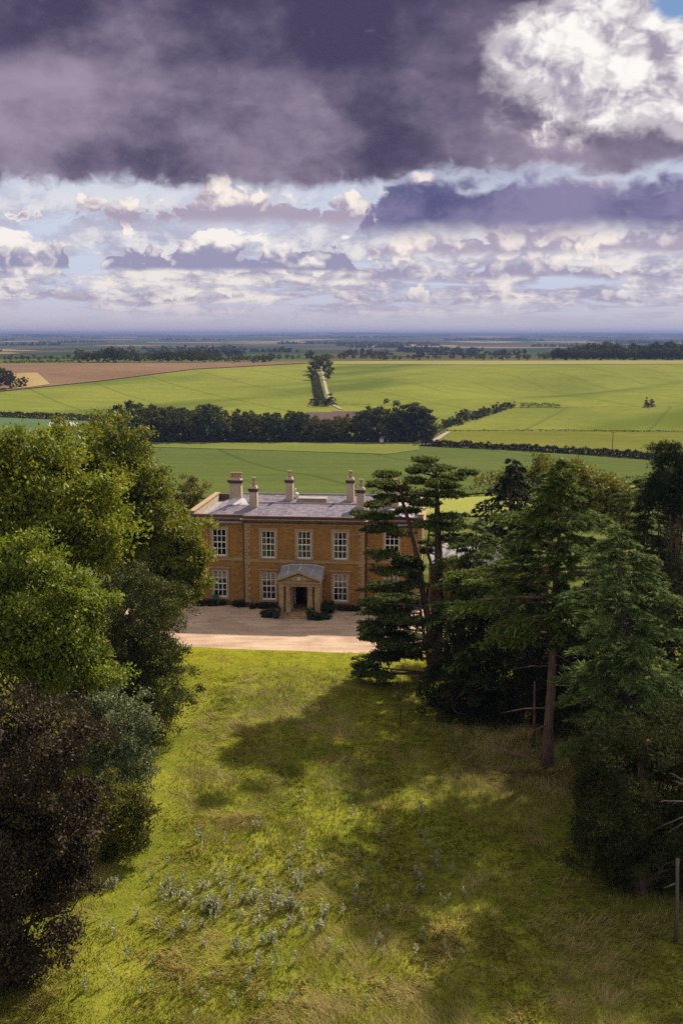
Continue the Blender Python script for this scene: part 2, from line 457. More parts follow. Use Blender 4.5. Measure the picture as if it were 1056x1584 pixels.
G['f_brown'] = mat_field('ploughed_brown', (0.20, 0.125, 0.080), (0.145, 0.088, 0.056), 0.01, 0.3, stripe=(0.9, 22))
G['f_tan'] = mat_field('stubble_tan', (0.34, 0.25, 0.11), (0.25, 0.17, 0.08), 0.02, 0.4)
G['f_crest'] = mat_field('crest_stubble', (0.26, 0.225, 0.085), (0.19, 0.18, 0.065), 0.01, 0.3)
G['f_left'] = mat_field('pasture_blue_green', (0.095, 0.14, 0.065), (0.07, 0.11, 0.05), 0.012, 0.5)
G['f_pale'] = mat_field('paddock_pale', (0.26, 0.26, 0.065), (0.20, 0.21, 0.05), 0.03, 0.8)

field('field_beyond_house', [(-120, 770), (300, 772), (690, 768), (1010, 747), (1250, 735)], [(-120, 690), (240, 684), (600, 684), (650, 691), (1010, 713), (1250, 726)], G['f_dark'], 0.22,
      'deep green crop field in the valley behind the house', 90, 40)
field('field_lit_margin', [(-120, 700), (240, 693), (420, 698), (600, 704), (648, 697)], [(-120, 688), (240, 683), (420, 681), (600, 678), (648, 688)], G['f_dark2'], 0.36,
      'lit margin of the valley field, its light painted as a brighter green, beside the tree belt', 60, 8)
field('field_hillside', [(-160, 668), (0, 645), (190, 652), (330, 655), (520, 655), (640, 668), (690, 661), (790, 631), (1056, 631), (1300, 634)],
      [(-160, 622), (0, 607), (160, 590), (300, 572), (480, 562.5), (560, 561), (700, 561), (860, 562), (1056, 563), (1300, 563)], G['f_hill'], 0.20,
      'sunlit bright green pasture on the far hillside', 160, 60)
field('field_crest', [(480, 564), (600, 564), (760, 565), (900, 564), (1056, 564), (1300, 565)], [(480, 560.2), (600, 559), (760, 558.6), (900, 558.4), (1056, 558), (1300, 558)], G['f_crest'], 0.45,
      'strip of straw coloured grass along the crest of the hill', 60, 8)
field('field_ploughed', [(-160, 619), (0, 606), (160, 589.5), (300, 571.5), (480, 562)], [(-160, 566), (0, 563.5), (160, 562.5), (300, 561.5), (480, 560)], G['f_brown'], 0.45,
      'brown ploughed field beyond the crest of the green hill', 80, 20)
field('field_stubble', [(20, 603), (50, 600), (78, 596)], [(10, 579), (45, 578), (58, 578)], G['f_tan'], 0.75, 'small tan stubble patch beside the dark copse', 20, 10)
field('field_middle_right', [(678, 671), (760, 669), (880, 668.5), (1056, 670), (1300, 672)], [(700, 656), (792, 632), (880, 630), (1056, 630.5), (1300, 633)], G['f_right'], 0.36,
      'yellow green pasture between two thin hedges on the right slope', 80, 20)
field('field_lower_right', [(655, 688), (760, 692), (880, 701), (1010, 710), (1250, 724)], [(690, 669), (760, 668.5), (880, 668), (1056, 669.5), (1300, 671)], G['f_right2'], 0.34,
      'olive green pasture above the long dark hedge', 70, 16)
field('field_left_valley', [(-120, 700), (60, 690), (190, 684)], [(-120, 651), (0, 647), (190, 655)], G['f_left'], 0.44, 'blue green meadow below the hedge at the far left', 40, 14)
field('paddock', [(560, 800), (660, 800), (740, 800), (850, 790)], [(560, 777), (660, 774), (740, 771), (1000, 752)], G['f_pale'], 0.25, 'pale mown paddock behind the right end of the house', 40, 14)

# ------------------------------------------------------------------ house materials
def mat_ironstone():
    m, nt, out = new_mat('ironstone_wall')
    v = coords(); x, y, z = sep(v)
    br = nt.nodes.new('ShaderNodeTexBrick'); setin(br.inputs['Vector'], xyz(x + y, z, 0.0))
    br.inputs['Color1'].default_value = (0.355, 0.178, 0.044, 1); br.inputs['Color2'].default_value = (0.24, 0.114, 0.030, 1)
    br.inputs['Mortar'].default_value = (0.30, 0.17, 0.06, 1)
    br.inputs['Scale'].default_value = 1.0; br.inputs['Brick Width'].default_value = 0.42; br.inputs['Row Height'].default_value = 0.15
    br.inputs['Mortar Size'].default_value = 0.012; br.inputs['Bias'].default_value = 0.0
    n = noise(v, 0.9, 6, 0.65); n2 = noise(xyz(x * 1.0, y, z * 0.25), 2.6, 5, 0.6)
    col = mixc(sst(0.40, 0.75, n) * 0.5, E(br.outputs['Color']), (0.24, 0.115, 0.035))
    col = mixc(sst(0.54, 0.75, n2) * 0.45, col, (0.46, 0.30, 0.13))
    col = mixc(sst(0.55, 0.72, noise(xyz(x * 1.0, y, z * 0.12), 1.9, 4, 0.6)) * 0.4, col, (0.15, 0.085, 0.04))
    principled(nt, out, col, 0.9, 0.15, bump(E(br.outputs['Fac']), 0.35, -0.02)); return m
MAT['ironstone'] = mat_ironstone()
MAT['stone'] = mat_simple('limestone_dressing', (0.40, 0.275, 0.15), (0.27, 0.18, 0.10), 2.5, 0.9, 0.2, 0.3)
MAT['stone_pale'] = mat_simple('limestone_pale', (0.52, 0.41, 0.30), (0.38, 0.28, 0.19), 2.2, 0.9, 0.2, 0.3)
MAT['stone_dark'] = mat_simple('limestone_stained_shaded', (0.135, 0.080, 0.066), (0.065, 0.038, 0.036), 1.6, 0.9, 0.2, 0.4)  # weathering stain, with the cornice's underside shade put into the colour
MAT['stone_portico'] = mat_simple('limestone_weathered', (0.47, 0.32, 0.17), (0.30, 0.195, 0.105), 2.0, 0.9, 0.2, 0.3)
MAT['white'] = mat_simple('white_paint', (0.80, 0.77, 0.76), (0.70, 0.66, 0.64), 3.0, 0.5, 0.4)
MAT['lead'] = mat_simple('lead_flashing', (0.62, 0.58, 0.60), (0.42, 0.39, 0.42), 2.0, 0.55, 0.4)
MAT['lead_dark'] = mat_simple('lead_sheet', (0.30, 0.285, 0.30), (0.19, 0.175, 0.19), 1.2, 0.55, 0.4)
MAT['black'] = mat_simple('black_paint', (0.012, 0.012, 0.014), (0.02, 0.02, 0.02), 3.0, 0.35, 0.5)
MAT['pot'] = mat_simple('dark_glazed_pot', (0.018, 0.020, 0.030), (0.03, 0.03, 0.04), 3.0, 0.35, 0.5)
MAT['clay'] = mat_simple('clay_chimney_pot', (0.52, 0.36, 0.20), (0.38, 0.25, 0.14), 3.0, 0.9, 0.2)
MAT['plaster'] = mat_simple('interior_plaster', (0.16, 0.135, 0.13), (0.13, 0.11, 0.10), 1.0, 0.9, 0.1)
MAT['blind'] = mat_simple('linen_blind', (0.62, 0.53, 0.43), (0.52, 0.44, 0.36), 2.0, 0.9, 0.1)
MAT['green_plastic'] = mat_simple('green_plastic', (0.015, 0.11, 0.05), (0.02, 0.085, 0.04), 4.0, 0.45, 0.4)
MAT['copper_pipe'] = mat_simple('painted_pipe', (0.10, 0.07, 0.05), (0.07, 0.05, 0.04), 4.0, 0.6, 0.3)
def mat_glass():
    m, nt, out = new_mat('window_glass')
    g = nt.nodes.new('ShaderNodeBsdfGlossy'); g.inputs['Roughness'].default_value = 0.03; g.inputs[0].default_value = (0.9, 0.88, 0.95, 1)
    t = nt.nodes.new('ShaderNodeBsdfTransparent'); t.inputs[0].default_value = (0.80, 0.80, 0.84, 1)
    fr = nt.nodes.new('ShaderNodeFresnel'); fr.inputs[0].default_value = 1.5
    mx = nt.nodes.new('ShaderNodeMixShader'); nt.links.new((E(fr.outputs[0]) * 1.6).v, mx.inputs[0])
    nt.links.new(t.outputs[0], mx.inputs[1]); nt.links.new(g.outputs[0], mx.inputs[2]); nt.links.new(mx.outputs[0], out.inputs[0])
    return m
MAT['glass'] = mat_glass()
def mat_slate():
    m, nt, out = new_mat('welsh_slate')
    a = nt.nodes.new('ShaderNodeAttribute'); a.attribute_name = 'Col'
    v = coords(); x, y, z = sep(v)
    n = noise(xyz(x * 2.4, y * 0.35, z), 1.6, 6, 0.65); n2 = noise(v, 0.7, 4)
    col = mixc(sst(0.50, 0.72, n) * 0.6, E(a.outputs['Color']), (0.085, 0.072, 0.085))
    col = mixc(sst(0.58, 0.75, n2) * 0.45, col, (0.44, 0.39, 0.40))
    principled(nt, out, col, 0.6, 0.35); return m
MAT['slate'] = mat_slate()
def mat_gravel():
    m, nt, out = new_mat('pink_gravel')
    v = wpos()
    n = noise(v, 0.35, 5, 0.6); f = noise(v, 18.0, 3, 0.7)
    x, y, z = sep(v)
    tr = noise(xyz(x * 0.35, y * 1.6, 0.0), 1.0, 4, 0.6)
    col = mixc(sst(0.38, 0.62, n * 0.35 + f * 0.30 + tr * 0.35), (0.32, 0.21, 0.145), (0.54, 0.385, 0.275))
    principled(nt, out, col, 0.95, 0.1, bump(f, 0.7, 0.03)); return m
MAT['gravel'] = mat_gravel()

# ------------------------------------------------------------------ the house
HYAW = R(-5.5)
H0 = hit(471, 941.5)
house = empty('country_house', (H0[0], H0[1], 0.0), HYAW)
tag(house, 'two storey orange ironstone country house with white sash windows and stone portico', 'house')
HX = np.array((math.cos(HYAW), math.sin(HYAW), 0)); HY = np.array((-math.sin(HYAW), math.cos(HYAW), 0))
def to_world(x, y, z=0.0): return np.array((H0[0], H0[1], 0)) + HX * x + HY * y + np.array((0, 0, z))
def local_at(px, py, yl):                      # where the line of sight meets the house-local plane y = yl
    d = ray(px, py); o = CAM - np.array((H0[0], H0[1], 0))
    t = (yl - o @ HY) / (d @ HY); p = o + d * t
    return p @ HX, p[2]
CW, WW, SET, DEP = 5.2, 10.1, 0.5, 11.5        # half widths of centre and wings, setback, depth
WH = 7.5
UP = (4.45, 6.88); LO = (0.72, 3.15); WWD = 1.26
wins = [(-3.13, 0.0, UP), (0.0, 0.0, UP), (3.13, 0.0, UP), (-3.13, 0.0, LO), (3.13, 0.0, LO),
        (-7.55, SET, UP), (-7.55, SET, LO), (7.55, SET, UP), (7.55, SET, LO)]
def wall_openings(mb, x0, x1, z0, z1, ops, y, rev=0.20):
    xs = sorted({x0, x1, *[o[0] for o in ops], *[o[1] for o in ops]}); zs = sorted({z0, z1, *[o[2] for o in ops], *[o[3] for o in ops]})
    for a, b in zip(xs[:-1], xs[1:]):
        for c, d in zip(zs[:-1], zs[1:]):
            if any(o[0] <= a and b <= o[1] and o[2] <= c and d <= o[3] for o in ops): continue
            mb.add([(a, y, c), (b, y, c), (b, y, d), (a, y, d)], [(0, 1, 2, 3)])
    for (a, b, c, d) in ops:
        mb.add([(a, y, c), (b, y, c), (b, y, d), (a, y, d), (a, y + rev, c), (b, y + rev, c), (b, y + rev, d), (a, y + rev, d)],
               [(0, 4, 5, 1), (1, 5, 6, 2), (2, 6, 7, 3), (3, 7, 4, 0)])
def op(x, zz): return (x - WWD / 2, x + WWD / 2, zz[0], zz[1])
mb = MB()
wall_openings(mb, -CW, CW, 0, WH, [op(x, zz) for x, y, zz in wins if y == 0] + [(-0.72, 0.72, 0.3, 2.75)], 0.0)
wall_openings(mb, -WW, -CW, 0, WH, [op(x, zz) for x, y, zz in wins if x < -5], SET)
wall_openings(mb, CW, WW, 0, WH, [op(x, zz) for x, y, zz in wins if x > 5], SET)
mb.add([(-CW, 0, 0), (-CW, SET, 0), (-CW, SET, WH), (-CW, 0, WH)], [(0, 3, 2, 1)])
mb.add([(CW, 0, 0), (CW, SET, 0), (CW, SET, WH), (CW, 0, WH)], [(0, 1, 2, 3)])
mb.add([(-WW, SET, 0), (-WW, DEP, 0), (-WW, DEP, WH), (-WW, SET, WH)], [(0, 3, 2, 1)])
mb.add([(WW, SET, 0), (WW, DEP, 0), (WW, DEP, WH), (WW, SET, WH)], [(0, 1, 2, 3)])
mb.add([(-WW, DEP, 0), (WW, DEP, 0), (WW, DEP, WH), (-WW, DEP, WH)], [(0, 3, 2, 1)])
mb.build('wall', MAT['ironstone'], house)
mb = MB()                                      # dim rooms behind the windows
mb.box(-WW + .1, WW - .1, 4.2, 4.3, 0.0, 7.3); mb.box(-WW + .1, WW - .1, 0.75, 4.2, 3.6, 3.8); mb.box(-WW + .1, WW - .1, 0.75, 4.2, 7.25, 7.35)
for x in (-5.2, -1.7, 1.7, 5.2): mb.box(x - 0.05, x + 0.05, 0.75, 4.2, 0.0, 3.6); mb.box(x - 0.05, x + 0.05, 0.75, 4.2, 3.8, 7.25)
mb.build('interior_wall', MAT['plaster'], house)
def band(name, mat, z0, z1, proud, gaps=()):
    """horizontal course that follows the front with its breaks, the ends returned along the sides"""
    mb = MB(); p = proud
    mb.box(-CW - p, CW + p, -p, 0.0 if z1 < WH else 0.45, z0, z1)
    for s in (-1, 1):
        a, b = sorted((s * (CW + p), s * (WW + p)))
        mb.box(a, b, SET - p, SET, z0, z1)
        a, b = sorted((s * CW, s * (CW + p))); mb.box(a, b, 0.0, SET - 0.001, z0 + 0.001, z1 - 0.001)
        a, b = sorted((s * WW, s * (WW + p))); mb.box(a, b, SET, DEP, z0, z1)
    return mb.build(name, mat, house)
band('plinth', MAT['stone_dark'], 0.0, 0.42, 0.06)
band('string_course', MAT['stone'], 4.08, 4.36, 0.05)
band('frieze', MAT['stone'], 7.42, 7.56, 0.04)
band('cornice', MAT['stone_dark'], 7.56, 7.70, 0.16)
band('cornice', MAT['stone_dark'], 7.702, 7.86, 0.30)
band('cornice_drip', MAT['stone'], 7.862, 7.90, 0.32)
mb = MB()                                      # blocking course, parapets on the sides and the back
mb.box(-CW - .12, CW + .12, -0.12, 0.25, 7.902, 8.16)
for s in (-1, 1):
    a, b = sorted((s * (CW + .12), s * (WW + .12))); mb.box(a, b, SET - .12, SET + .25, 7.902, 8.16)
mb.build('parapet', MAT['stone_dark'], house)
for s in (-1, 1):
    a, b = sorted((s * (WW - .28), s * (WW + .10)))
    MB().box(a, b, SET + .25, DEP, 7.40, 8.30).build('side_parapet', MAT['stone_pale'], house)
    a, b = sorted((s * (WW - .34), s * (WW + .18)))
    MB().box(a, b, SET + .20, DEP + .1, 8.302, 8.40).build('coping', MAT['stone'], house)
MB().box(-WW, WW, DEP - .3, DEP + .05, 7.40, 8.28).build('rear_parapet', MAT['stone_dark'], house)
MB().box(-WW + .2, WW - .2, 0.2, DEP - .2, 7.45, 7.62).build('gutter_floor', MAT['lead_dark'], house)
# quoins: long and short blocks, each a stone of its own
qm = []
for w in (0.52, 0.34):
    b = MB(); b.box(-w / 2, w / 2, -0.045, 0.02, 0.012, 0.268); me = b.mesh('quoin'); me.materials.append(MAT['stone']); qm.append((w, me))
for cx, s, y in ((-CW, 1, 0), (CW, -1, 0), (-WW, 1, SET), (WW, -1, SET)):
    z = 0.45; k = 0
    while z < 7.35:
        if not (3.9 < z < 4.36):
            w, me = qm[k % 2]
            link('quoin', me, None, house, (cx + s * (w / 2 - 0.03), y - 0.002, z))
        z += 0.28; k += 1
# windows
rng = random.Random(5)
pane_w = (WWD - 0.22) / 3; pane_h = (2.43 - 0.30) / 4
b = MB(); b.add([(-pane_w / 2, 0, -pane_h / 2), (pane_w / 2, 0, -pane_h / 2), (pane_w / 2, 0, pane_h / 2), (-pane_w / 2, 0, pane_h / 2)], [(0, 1, 2, 3)])
pane_me = b.mesh('pane'); pane_me.materials.append(MAT['glass'])
def surround_mesh(lower):
    b = MB(); hw = WWD / 2; h = 2.43; t = 0.20
    b.box(-hw - t, -hw, -0.06, 0.05, 0.0, h); b.box(hw, hw + t, -0.06, 0.05, 0.0, h); b.box(-hw - t, hw + t, -0.06, 0.05, h + 0.002, h + 0.24)
    if lower:
        b.box(-hw - t - .12, hw + t + .12, -0.20, 0.0, h + 0.244, h + 0.34); b.box(-hw - t, hw + t, -0.10, 0.05, -0.16, -0.002)
    else: b.box(-hw - t, hw + t, -0.10, 0.05, -0.085, -0.002)
    me = b.mesh('window'); me.materials.append(MAT['stone']); return me
sur = {True: surround_mesh(True), False: surround_mesh(False)}
b = MB(); hw = WWD / 2; h = 2.43; d0, d1 = 0.06, 0.14
b.box(-hw, -hw + .085, d0, d1, 0, h); b.box(hw - .085, hw, d0, d1, 0, h); b.box(-hw + .085, hw - .085, d0, d1, h - .09, h); b.box(-hw + .085, hw - .085, d0 - .03, d1, 0, .13)
for i in (1, 2): x = -hw + .085 + i * (WWD - .17) / 3; b.box(x - .026, x + .026, d0 + .012, d1 - .01, .13, h - .09)
for j in (1, 2, 3):
    z = .13 + j * (h - .22) / 4; t = .042 if j == 2 else .026
    b.box(-hw + .085, hw - .085, d0 + .005, d1 - .005, z - t, z + t)
sash_me = b.mesh('sash_frame'); sash_me.materials.append(MAT['white'])
for x, y, zz in wins:
    low = zz is LO
    w = link('window', sur[low], None, house, (x, y - .002, zz[0]))
    link('sash_frame', sash_me, None, w)
    for i in range(3):
        for j in range(4):
            pn = link('pane', pane_me, None, w, (-hw + .085 + (i + .5) * (WWD - .17) / 3, 0.115, .13 + (j + .5) * (h - .22) / 4))
            pn.rotation_euler = (rng.uniform(-.012, .012), 0, rng.uniform(-.012, .012))
    if low or x > 5:
        k = rng.uniform(0.22, 0.36) if low else 0.2
        bl = MB().box(-hw + .1, hw - .1, 0.24, 0.27, h * (1 - k), h - .05).build('blind', MAT['blind'], w)
    elif rng.random() < 0.7:
        for s in (-1, 1):
            a, c = sorted((s * (hw - .06), s * (hw - .30))); MB().box(a, c, .26, .34, .1, h - .05).build('curtain', MAT['blind'], w)
# rainwater pipes and a wall vent
for x, y in ((CW + 0.18, SET - .07), (-CW - 0.18, SET - .07)):
    MB().tube([(x, y, 0.3), (x, y, 7.4)], 0.05, 8).build('downpipe', MAT['copper_pipe'], house)
MB().lathe(0, 0, [(0.10, 0), (0.16, 0.06), (0.16, 0.10)], 12).build('wall_vent', MAT['black'], house, loc=(5.95, SET - .1, 3.95)).rotation_euler = (R(90), 0, 0)
# slate roof: two low ridges behind the parapet
def slope(name, p00, p10, p11, p01, nu, nv, rs, base=(0.235, 0.195, 0.24)):
    """slates laid on the quad p00-p10 (eave) to p01-p11 (ridge), each tilted a little over the one below"""
    r = np.random.default_rng(rs); V = []; F = []; Cc = []
    P = [np.array(p, float) for p in (p00, p10, p11, p01)]
    nrm = np.cross(P[1] - P[0], P[3] - P[0]); nrm /= np.linalg.norm(nrm)
    f = lambda u, v: (P[0] * (1 - u) + P[1] * u) * (1 - v) + (P[3] * (1 - u) + P[2] * u) * v
    for j in range(nv):
        off = 0.5 if j % 2 else 0.0
        for i in range(-1, nu + 1):
            u0 = np.clip((i + off) / nu, 0, 1); u1 = np.clip((i + off + 0.97) / nu, 0, 1)
            if u1 - u0 < 0.002: continue
            v0 = j / nv; v1 = min((j + 1.12) / nv, 1.0)
            lift = 0.028 + r.uniform(0, 0.016)
            k = len(V)
            V += [f(u0, v0) + nrm * lift, f(u1, v0) + nrm * (lift + r.uniform(-.004, .004)), f(u1, v1) + nrm * 0.004, f(u0, v1) + nrm * 0.004]
            V += [f(u0, v0), f(u1, v0)]
            F += [(k, k + 1, k + 2, k + 3), (k + 4, k + 5, k + 1, k)]
            c = np.array(base) * r.uniform(0.72, 1.25) * np.array((r.uniform(.95, 1.08), 1, r.uniform(.95, 1.08)))
            Cc += [c] * 6
    o = link(name, np_mesh(name, np.array(V), np.array(F), np.array(Cc)), MAT['slate'], house); o['kind'] = 'stuff'
    return o
e0, r1, v1_, r2 = 7.72, 8.52, 8.28, 8.72
hx = WW - 1.0
slope('roof_slates', (-hx, 0.95, e0), (hx, 0.95, e0), (hx - 3.0, 4.6, r1), (-hx + 3.0, 4.6, r1), 46, 15, 1)
slope('roof_slates', (-hx + 3.0, 5.3, v1_), (hx - 3.0, 5.3, v1_), (hx - 2.0, 8.6, r2), (-hx + 2.0, 8.6, r2), 38, 13, 2)
slope('roof_slates', (-hx, 10.4, 7.7), (-hx, 0.95, e0), (-hx + 3.0, 4.6, r1), (-hx + 2.0, 8.6, r2), 22, 10, 3)
slope('roof_slates', (hx, 0.95, e0), (hx, 10.4, 7.7), (hx - 2.0, 8.6, r2), (hx - 3.0, 4.6, r1), 22, 10, 4)
slope('roof_slates', (hx, 10.4, 7.7), (-hx, 10.4, 7.7), (-hx + 2.0, 8.6, r2), (hx - 2.0, 8.6, r2), 30, 8, 6)
mb = MB(); mb.add([(-hx + 3, 4.6, r1 + .01), (hx - 3, 4.6, r1 + .01), (hx - 3, 5.3, v1_ + .01), (-hx + 3, 5.3, v1_ + .01)], [(0, 1, 2, 3)])
mb.build('valley_lead', MAT['lead_dark'], house)
mb = MB(); mb.tube([(-hx + 2.9, 4.6, r1 + .04), (hx - 2.9, 4.6, r1 + .04)], 0.07, 6); mb.tube([(-hx + 1.9, 8.6, r2 + .05), (hx - 1.9, 8.6, r2 + .05)], 0.10, 6)
for s in (-1, 1): mb.tube([(s * hx, 0.95, e0 + .04), (s * (hx - 3), 4.6, r1 + .05)], 0.06, 6)
mb.build('ridge_roll', MAT['lead_dark'], house)
xl, _ = local_at(368, 770, 4.9)
mb = MB(); mb.add([(xl - 1.05, 4.05, 8.44), (xl + 1.15, 4.05, 8.44), (xl + 0.6, 5.2, 8.86), (xl - 0.5, 5.2, 8.86)], [(0, 1, 2, 3)]); mb.build('flashing', MAT['lead'], house)
xs_, _ = local_at(461, 771, 6.2); xe_, _ = local_at(506, 771, 6.2)
b = MB().box(xs_, xe_, 5.6, 6.8, 8.3, 8.82); b.build('roof_lantern', MAT['stone'], house)
MB().box(xs_ + .05, xe_ - .05, 5.55, 6.85, 8.822, 8.87).build('lantern_capping', MAT['lead_dark'], house)
xd, zd = local_at(458.5, 760, 7.6)
mb = MB(); mb.lathe(xd, 7.6, [(0.05, 8.5), (0.05, 8.8), (0.20, 8.85), (0.22, 9.0), (0.05, 9.1)], 10); mb.lathe(xd - .08, 7.6, [(0.03, 9.1), (0.03, 9.3), (0.09, 9.34), (0.09, 9.44), (0.02, 9.48)], 8)
mb.build('roof_vent', MAT['white'], house, True)
def chimney(px, hwpx, base, cap, top, yl, npots):
    x, zc = local_at(px, cap, yl); _, zt = local_at(px, top, yl)
    hw = hwpx / 16.6; dy = 0.42; z0 = 8.0
    b = MB(); b.taper(x, yl, z0, zc - .30, hw * 1.05, dy * 1.05, hw * .95, dy * .95)
    b.box(x - hw * 1.02, x + hw * 1.02, yl - dy * 1.03, yl + dy * 1.03, 8.45, 8.75)
    ch = b.build('chimney', MAT['stone_pale'], house)
    b = MB(); b.taper(x, yl, zc - .298, zc - .14, hw * 1.0, dy, hw * 1.30, dy * 1.2); b.box(x - hw * 1.34, x + hw * 1.34, yl - dy * 1.25, yl + dy * 1.25, zc - .138, zc)
    b.build('chimney_cap', MAT['stone_dark'], ch)
    b = MB(); b.taper(x, yl, zc + .002, zc + .22, hw * 1.0, dy * .95, hw * .75, dy * .7); b.build('flaunching', MAT['stone_pale'], ch)
    for i in range(npots):
        xo = 0 if npots == 1 else -hw * .68 + i * (2 * hw * .68) / (npots - 1)
        r_ = 0.17 if npots == 1 else 0.155
        hh = zt - zc
        MB().lathe(x + xo, yl, [(r_ * 1.15, zc + .18), (r_ * .95, zc + hh * .55), (r_ * .9, zc + hh * .85), (r_ * 1.18, zc + hh * .88), (r_ * 1.12, zc + hh), (r_ * .7, zc + hh), (r_ * .7, zc + hh * .8)], 10).build('chimney_pot', MAT['clay'], ch, True)
for a in ((365, 9, 770, 742, 730.5, 5.6, 4), (392.5, 5.6, 782, 755, 738, 3.9, 1), (448, 5.4, 768, 741.5, 728, 7.0, 1), (542, 5.4, 768, 742, 728, 7.0, 1), (558, 5.6, 783, 757, 741, 3.9, 1), (605, 11, 775, 752, 741, 5.6, 4)):
    chimney(*a)
# portico
PD, PW = 2.6, 1.72                              # projection, half width
por = empty('portico', (-0.12, 0, 0), 0, house)
def pp(name, mb, mat, smooth=False): return mb.build(name, mat, por, smooth)
pp('platform', MB().box(-PW - .1, PW + .1, -PD - .1, -0.07, 0.0, 0.30), MAT['stone_portico'])
pp('step', MB().box(-.75, .75, -PD - .75, -PD - .12, 0.0, 0.10), MAT['stone_portico'])
pp('step', MB().box(-.75, .75, -PD - .44, -PD - .11, 0.102, 0.20), MAT['stone_portico'])
for s in (-1, 1):
    a, b_ = sorted((s * PW, s * (PW - .40)))
    pp('pier', MB().box(a, b_, -PD, -PD + .36, 0.302, 2.62), MAT['stone_portico'])
    cx = s * 0.95
    pp('column', MB().lathe(cx, -PD + .18, [(.28, .302), (.28, .42), (.24, .46), (.235, 1.2), (.205, 2.36), (.22, 2.42), (.26, 2.50), (.26, 2.60)], 16), MAT['stone_portico'], True)
    a, b_ = sorted((s * PW, s * (PW - .22)))
    pp('side_wall', MB().box(a + (.01 if s < 0 else 0), b_ - (.01 if s > 0 else 0), -PD + .37, -0.07, 0.302, 2.62), MAT['stone_portico'])
    a, b_ = sorted((s * (PW - .23), s * .60)); pp('bay_wall', MB().box(a, b_, -PD + .62, -PD + .86, .302, 2.62), MAT['stone_portico'])
    pp('pilaster', MB().box(s * 0.95 - .14, s * 0.95 + .14, -0.25, -0.07, 0.302, 2.62), MAT['stone_portico'])
pp('entablature', MB().box(-PW - .04, PW + .04, -PD - .04, -0.07, 2.622, 2.92), MAT['stone_portico'])
pp('cornice', MB().box(-PW - .20, PW + .20, -PD - .22, -0.07, 2.922, 3.06), MAT['stone'])
b = MB(); b.add([(-PW - .05, -PD - .02, 3.062), (PW + .05, -PD - .02, 3.062), (0, -PD - .02, 3.66)], [(0, 1, 2)]); pp('tympanum', b, MAT['stone_portico'])
b = MB()
for s in (-1, 1):
    q = [(s * (PW + .22), 3.064), (0, 3.80), (0, 3.93), (s * (PW + .22), 3.19)]
    b.add([(x, -PD - .24, z) for x, z in q] + [(x, -PD + .05, z) for x, z in q], [(0, 1, 2, 3), (7, 6, 5, 4), (3, 2, 6, 7), (0, 4, 5, 1), (0, 3, 7, 4)])
pp('raking_cornice', b, MAT['stone'])
b = MB(); b.lathe(0, 0, [(.20, 0), (.20, .04), (.10, .07)], 10); o = pp('crest', b, MAT['lead'], True); o.location = (0, -PD - .03, 3.30); o.rotation_euler = (R(90), 0, 0)
b = MB(); PW2 = PW + .20
bk = [(-PW2 + .05, -.07, 3.70), (-PW2 + .75, -.07, 3.90), (0, -.07, 3.97), (PW2 - .75, -.07, 3.90), (PW2 - .05, -.07, 3.70)]
ft = [(-PW2, -PD + .06, 3.20), (-PW2 / 2, -PD + .06, 3.57), (0, -PD + .06, 3.95), (PW2 / 2, -PD + .06, 3.57), (PW2, -PD + .06, 3.20)]
b.add(ft + bk, [(i, i + 1, i + 6, i + 5) for i in range(4)])
b.add([ft[0], bk[0], (-PW2, -.07, 3.07), (-PW2, -PD + .06, 3.07), ft[4], bk[4], (PW2, -.07, 3.07), (PW2, -PD + .06, 3.07)], [(0, 1, 2, 3), (4, 7, 6, 5)])
pp('roof', b, MAT['lead_dark'])
b = MB()
for i in (1, 3): b.tube([ft[i] + np.array((0, 0, .02)), bk[i] + np.array((0, 0, .02))], .035, 6)
b.tube([ft[2] + np.array((0, 0, .02)), bk[2] + np.array((0, 0, .02))], .05, 6); b.tube([q + np.array((0, 0, .02)) for q in bk], .05, 6)
pp('lead_roll', b, MAT['lead'])
for s in (-1, 1): a, b_ = sorted((s * .81, s * 1.5)); pp('inner_wall', MB().box(a, b_, -.06, -.01, .302, 2.62), MAT['stone_portico'])
b = MB(); b.box(-.80, -.66, -.03, .12, .3, 2.78); b.box(.66, .80, -.03, .12, .3, 2.78); b.box(-.80, .80, -.03, .12, 2.782, 2.9); pp('door_frame', b, MAT['white'])
dr = MB().box(0, .62, -.03, .03, .32, 2.2).build('door', MAT['black'], por); dr.location = (-.64, .1, 0); dr.rotation_euler = (0, 0, R(62))
dr2 = MB().box(-.62, 0, -.03, .03, .32, 2.2).build('door', MAT['black'], por); dr2.location = (.64, .1, 0); dr2.rotation_euler = (0, 0, R(-8))
b = MB(); b.box(-.66, .66, .08, .11, 2.25, 2.32)
for i in (-.33, 0, .33): b.box(i - .02, i + .02, .08, .11, 2.322, 2.78)
pp('fanlight', b, MAT['white'])

# lower service wing beside the cedar
sw = empty('service_wing', to_world(14.6, 5.0), HYAW)
tag(sw, 'low ironstone service wing with slate roof behind the cedar trunks', 'building')
mb = MB(); wall_openings(mb, -3.9, 4.2, 0, 3.3, [(-1.6, -0.4, 1.0, 2.6), (1.4, 2.6, 1.0, 2.6)], 0.0)
mb.add([(-3.9, 0, 0), (-3.9, 6, 0), (-3.9, 6, 3.3), (-3.9, 0, 3.3)], [(0, 3, 2, 1)]); mb.add([(4.2, 0, 0), (4.2, 6, 0), (4.2, 6, 3.3), (4.2, 0, 3.3)], [(0, 1, 2, 3)]); mb.add([(-3.9, 6, 0), (4.2, 6, 0), (4.2, 6, 3.3), (-3.9, 6, 3.3)], [(0, 3, 2, 1)])
mb.add([(-3.9, 0, 3.3), (-3.9, 6, 3.3), (-3.9, 3, 4.4)], [(0, 2, 1)]); mb.add([(4.2, 0, 3.3), (4.2, 6, 3.3), (4.2, 3, 4.4)], [(0, 1, 2)])
mb.build('wall', MAT['ironstone'], sw)
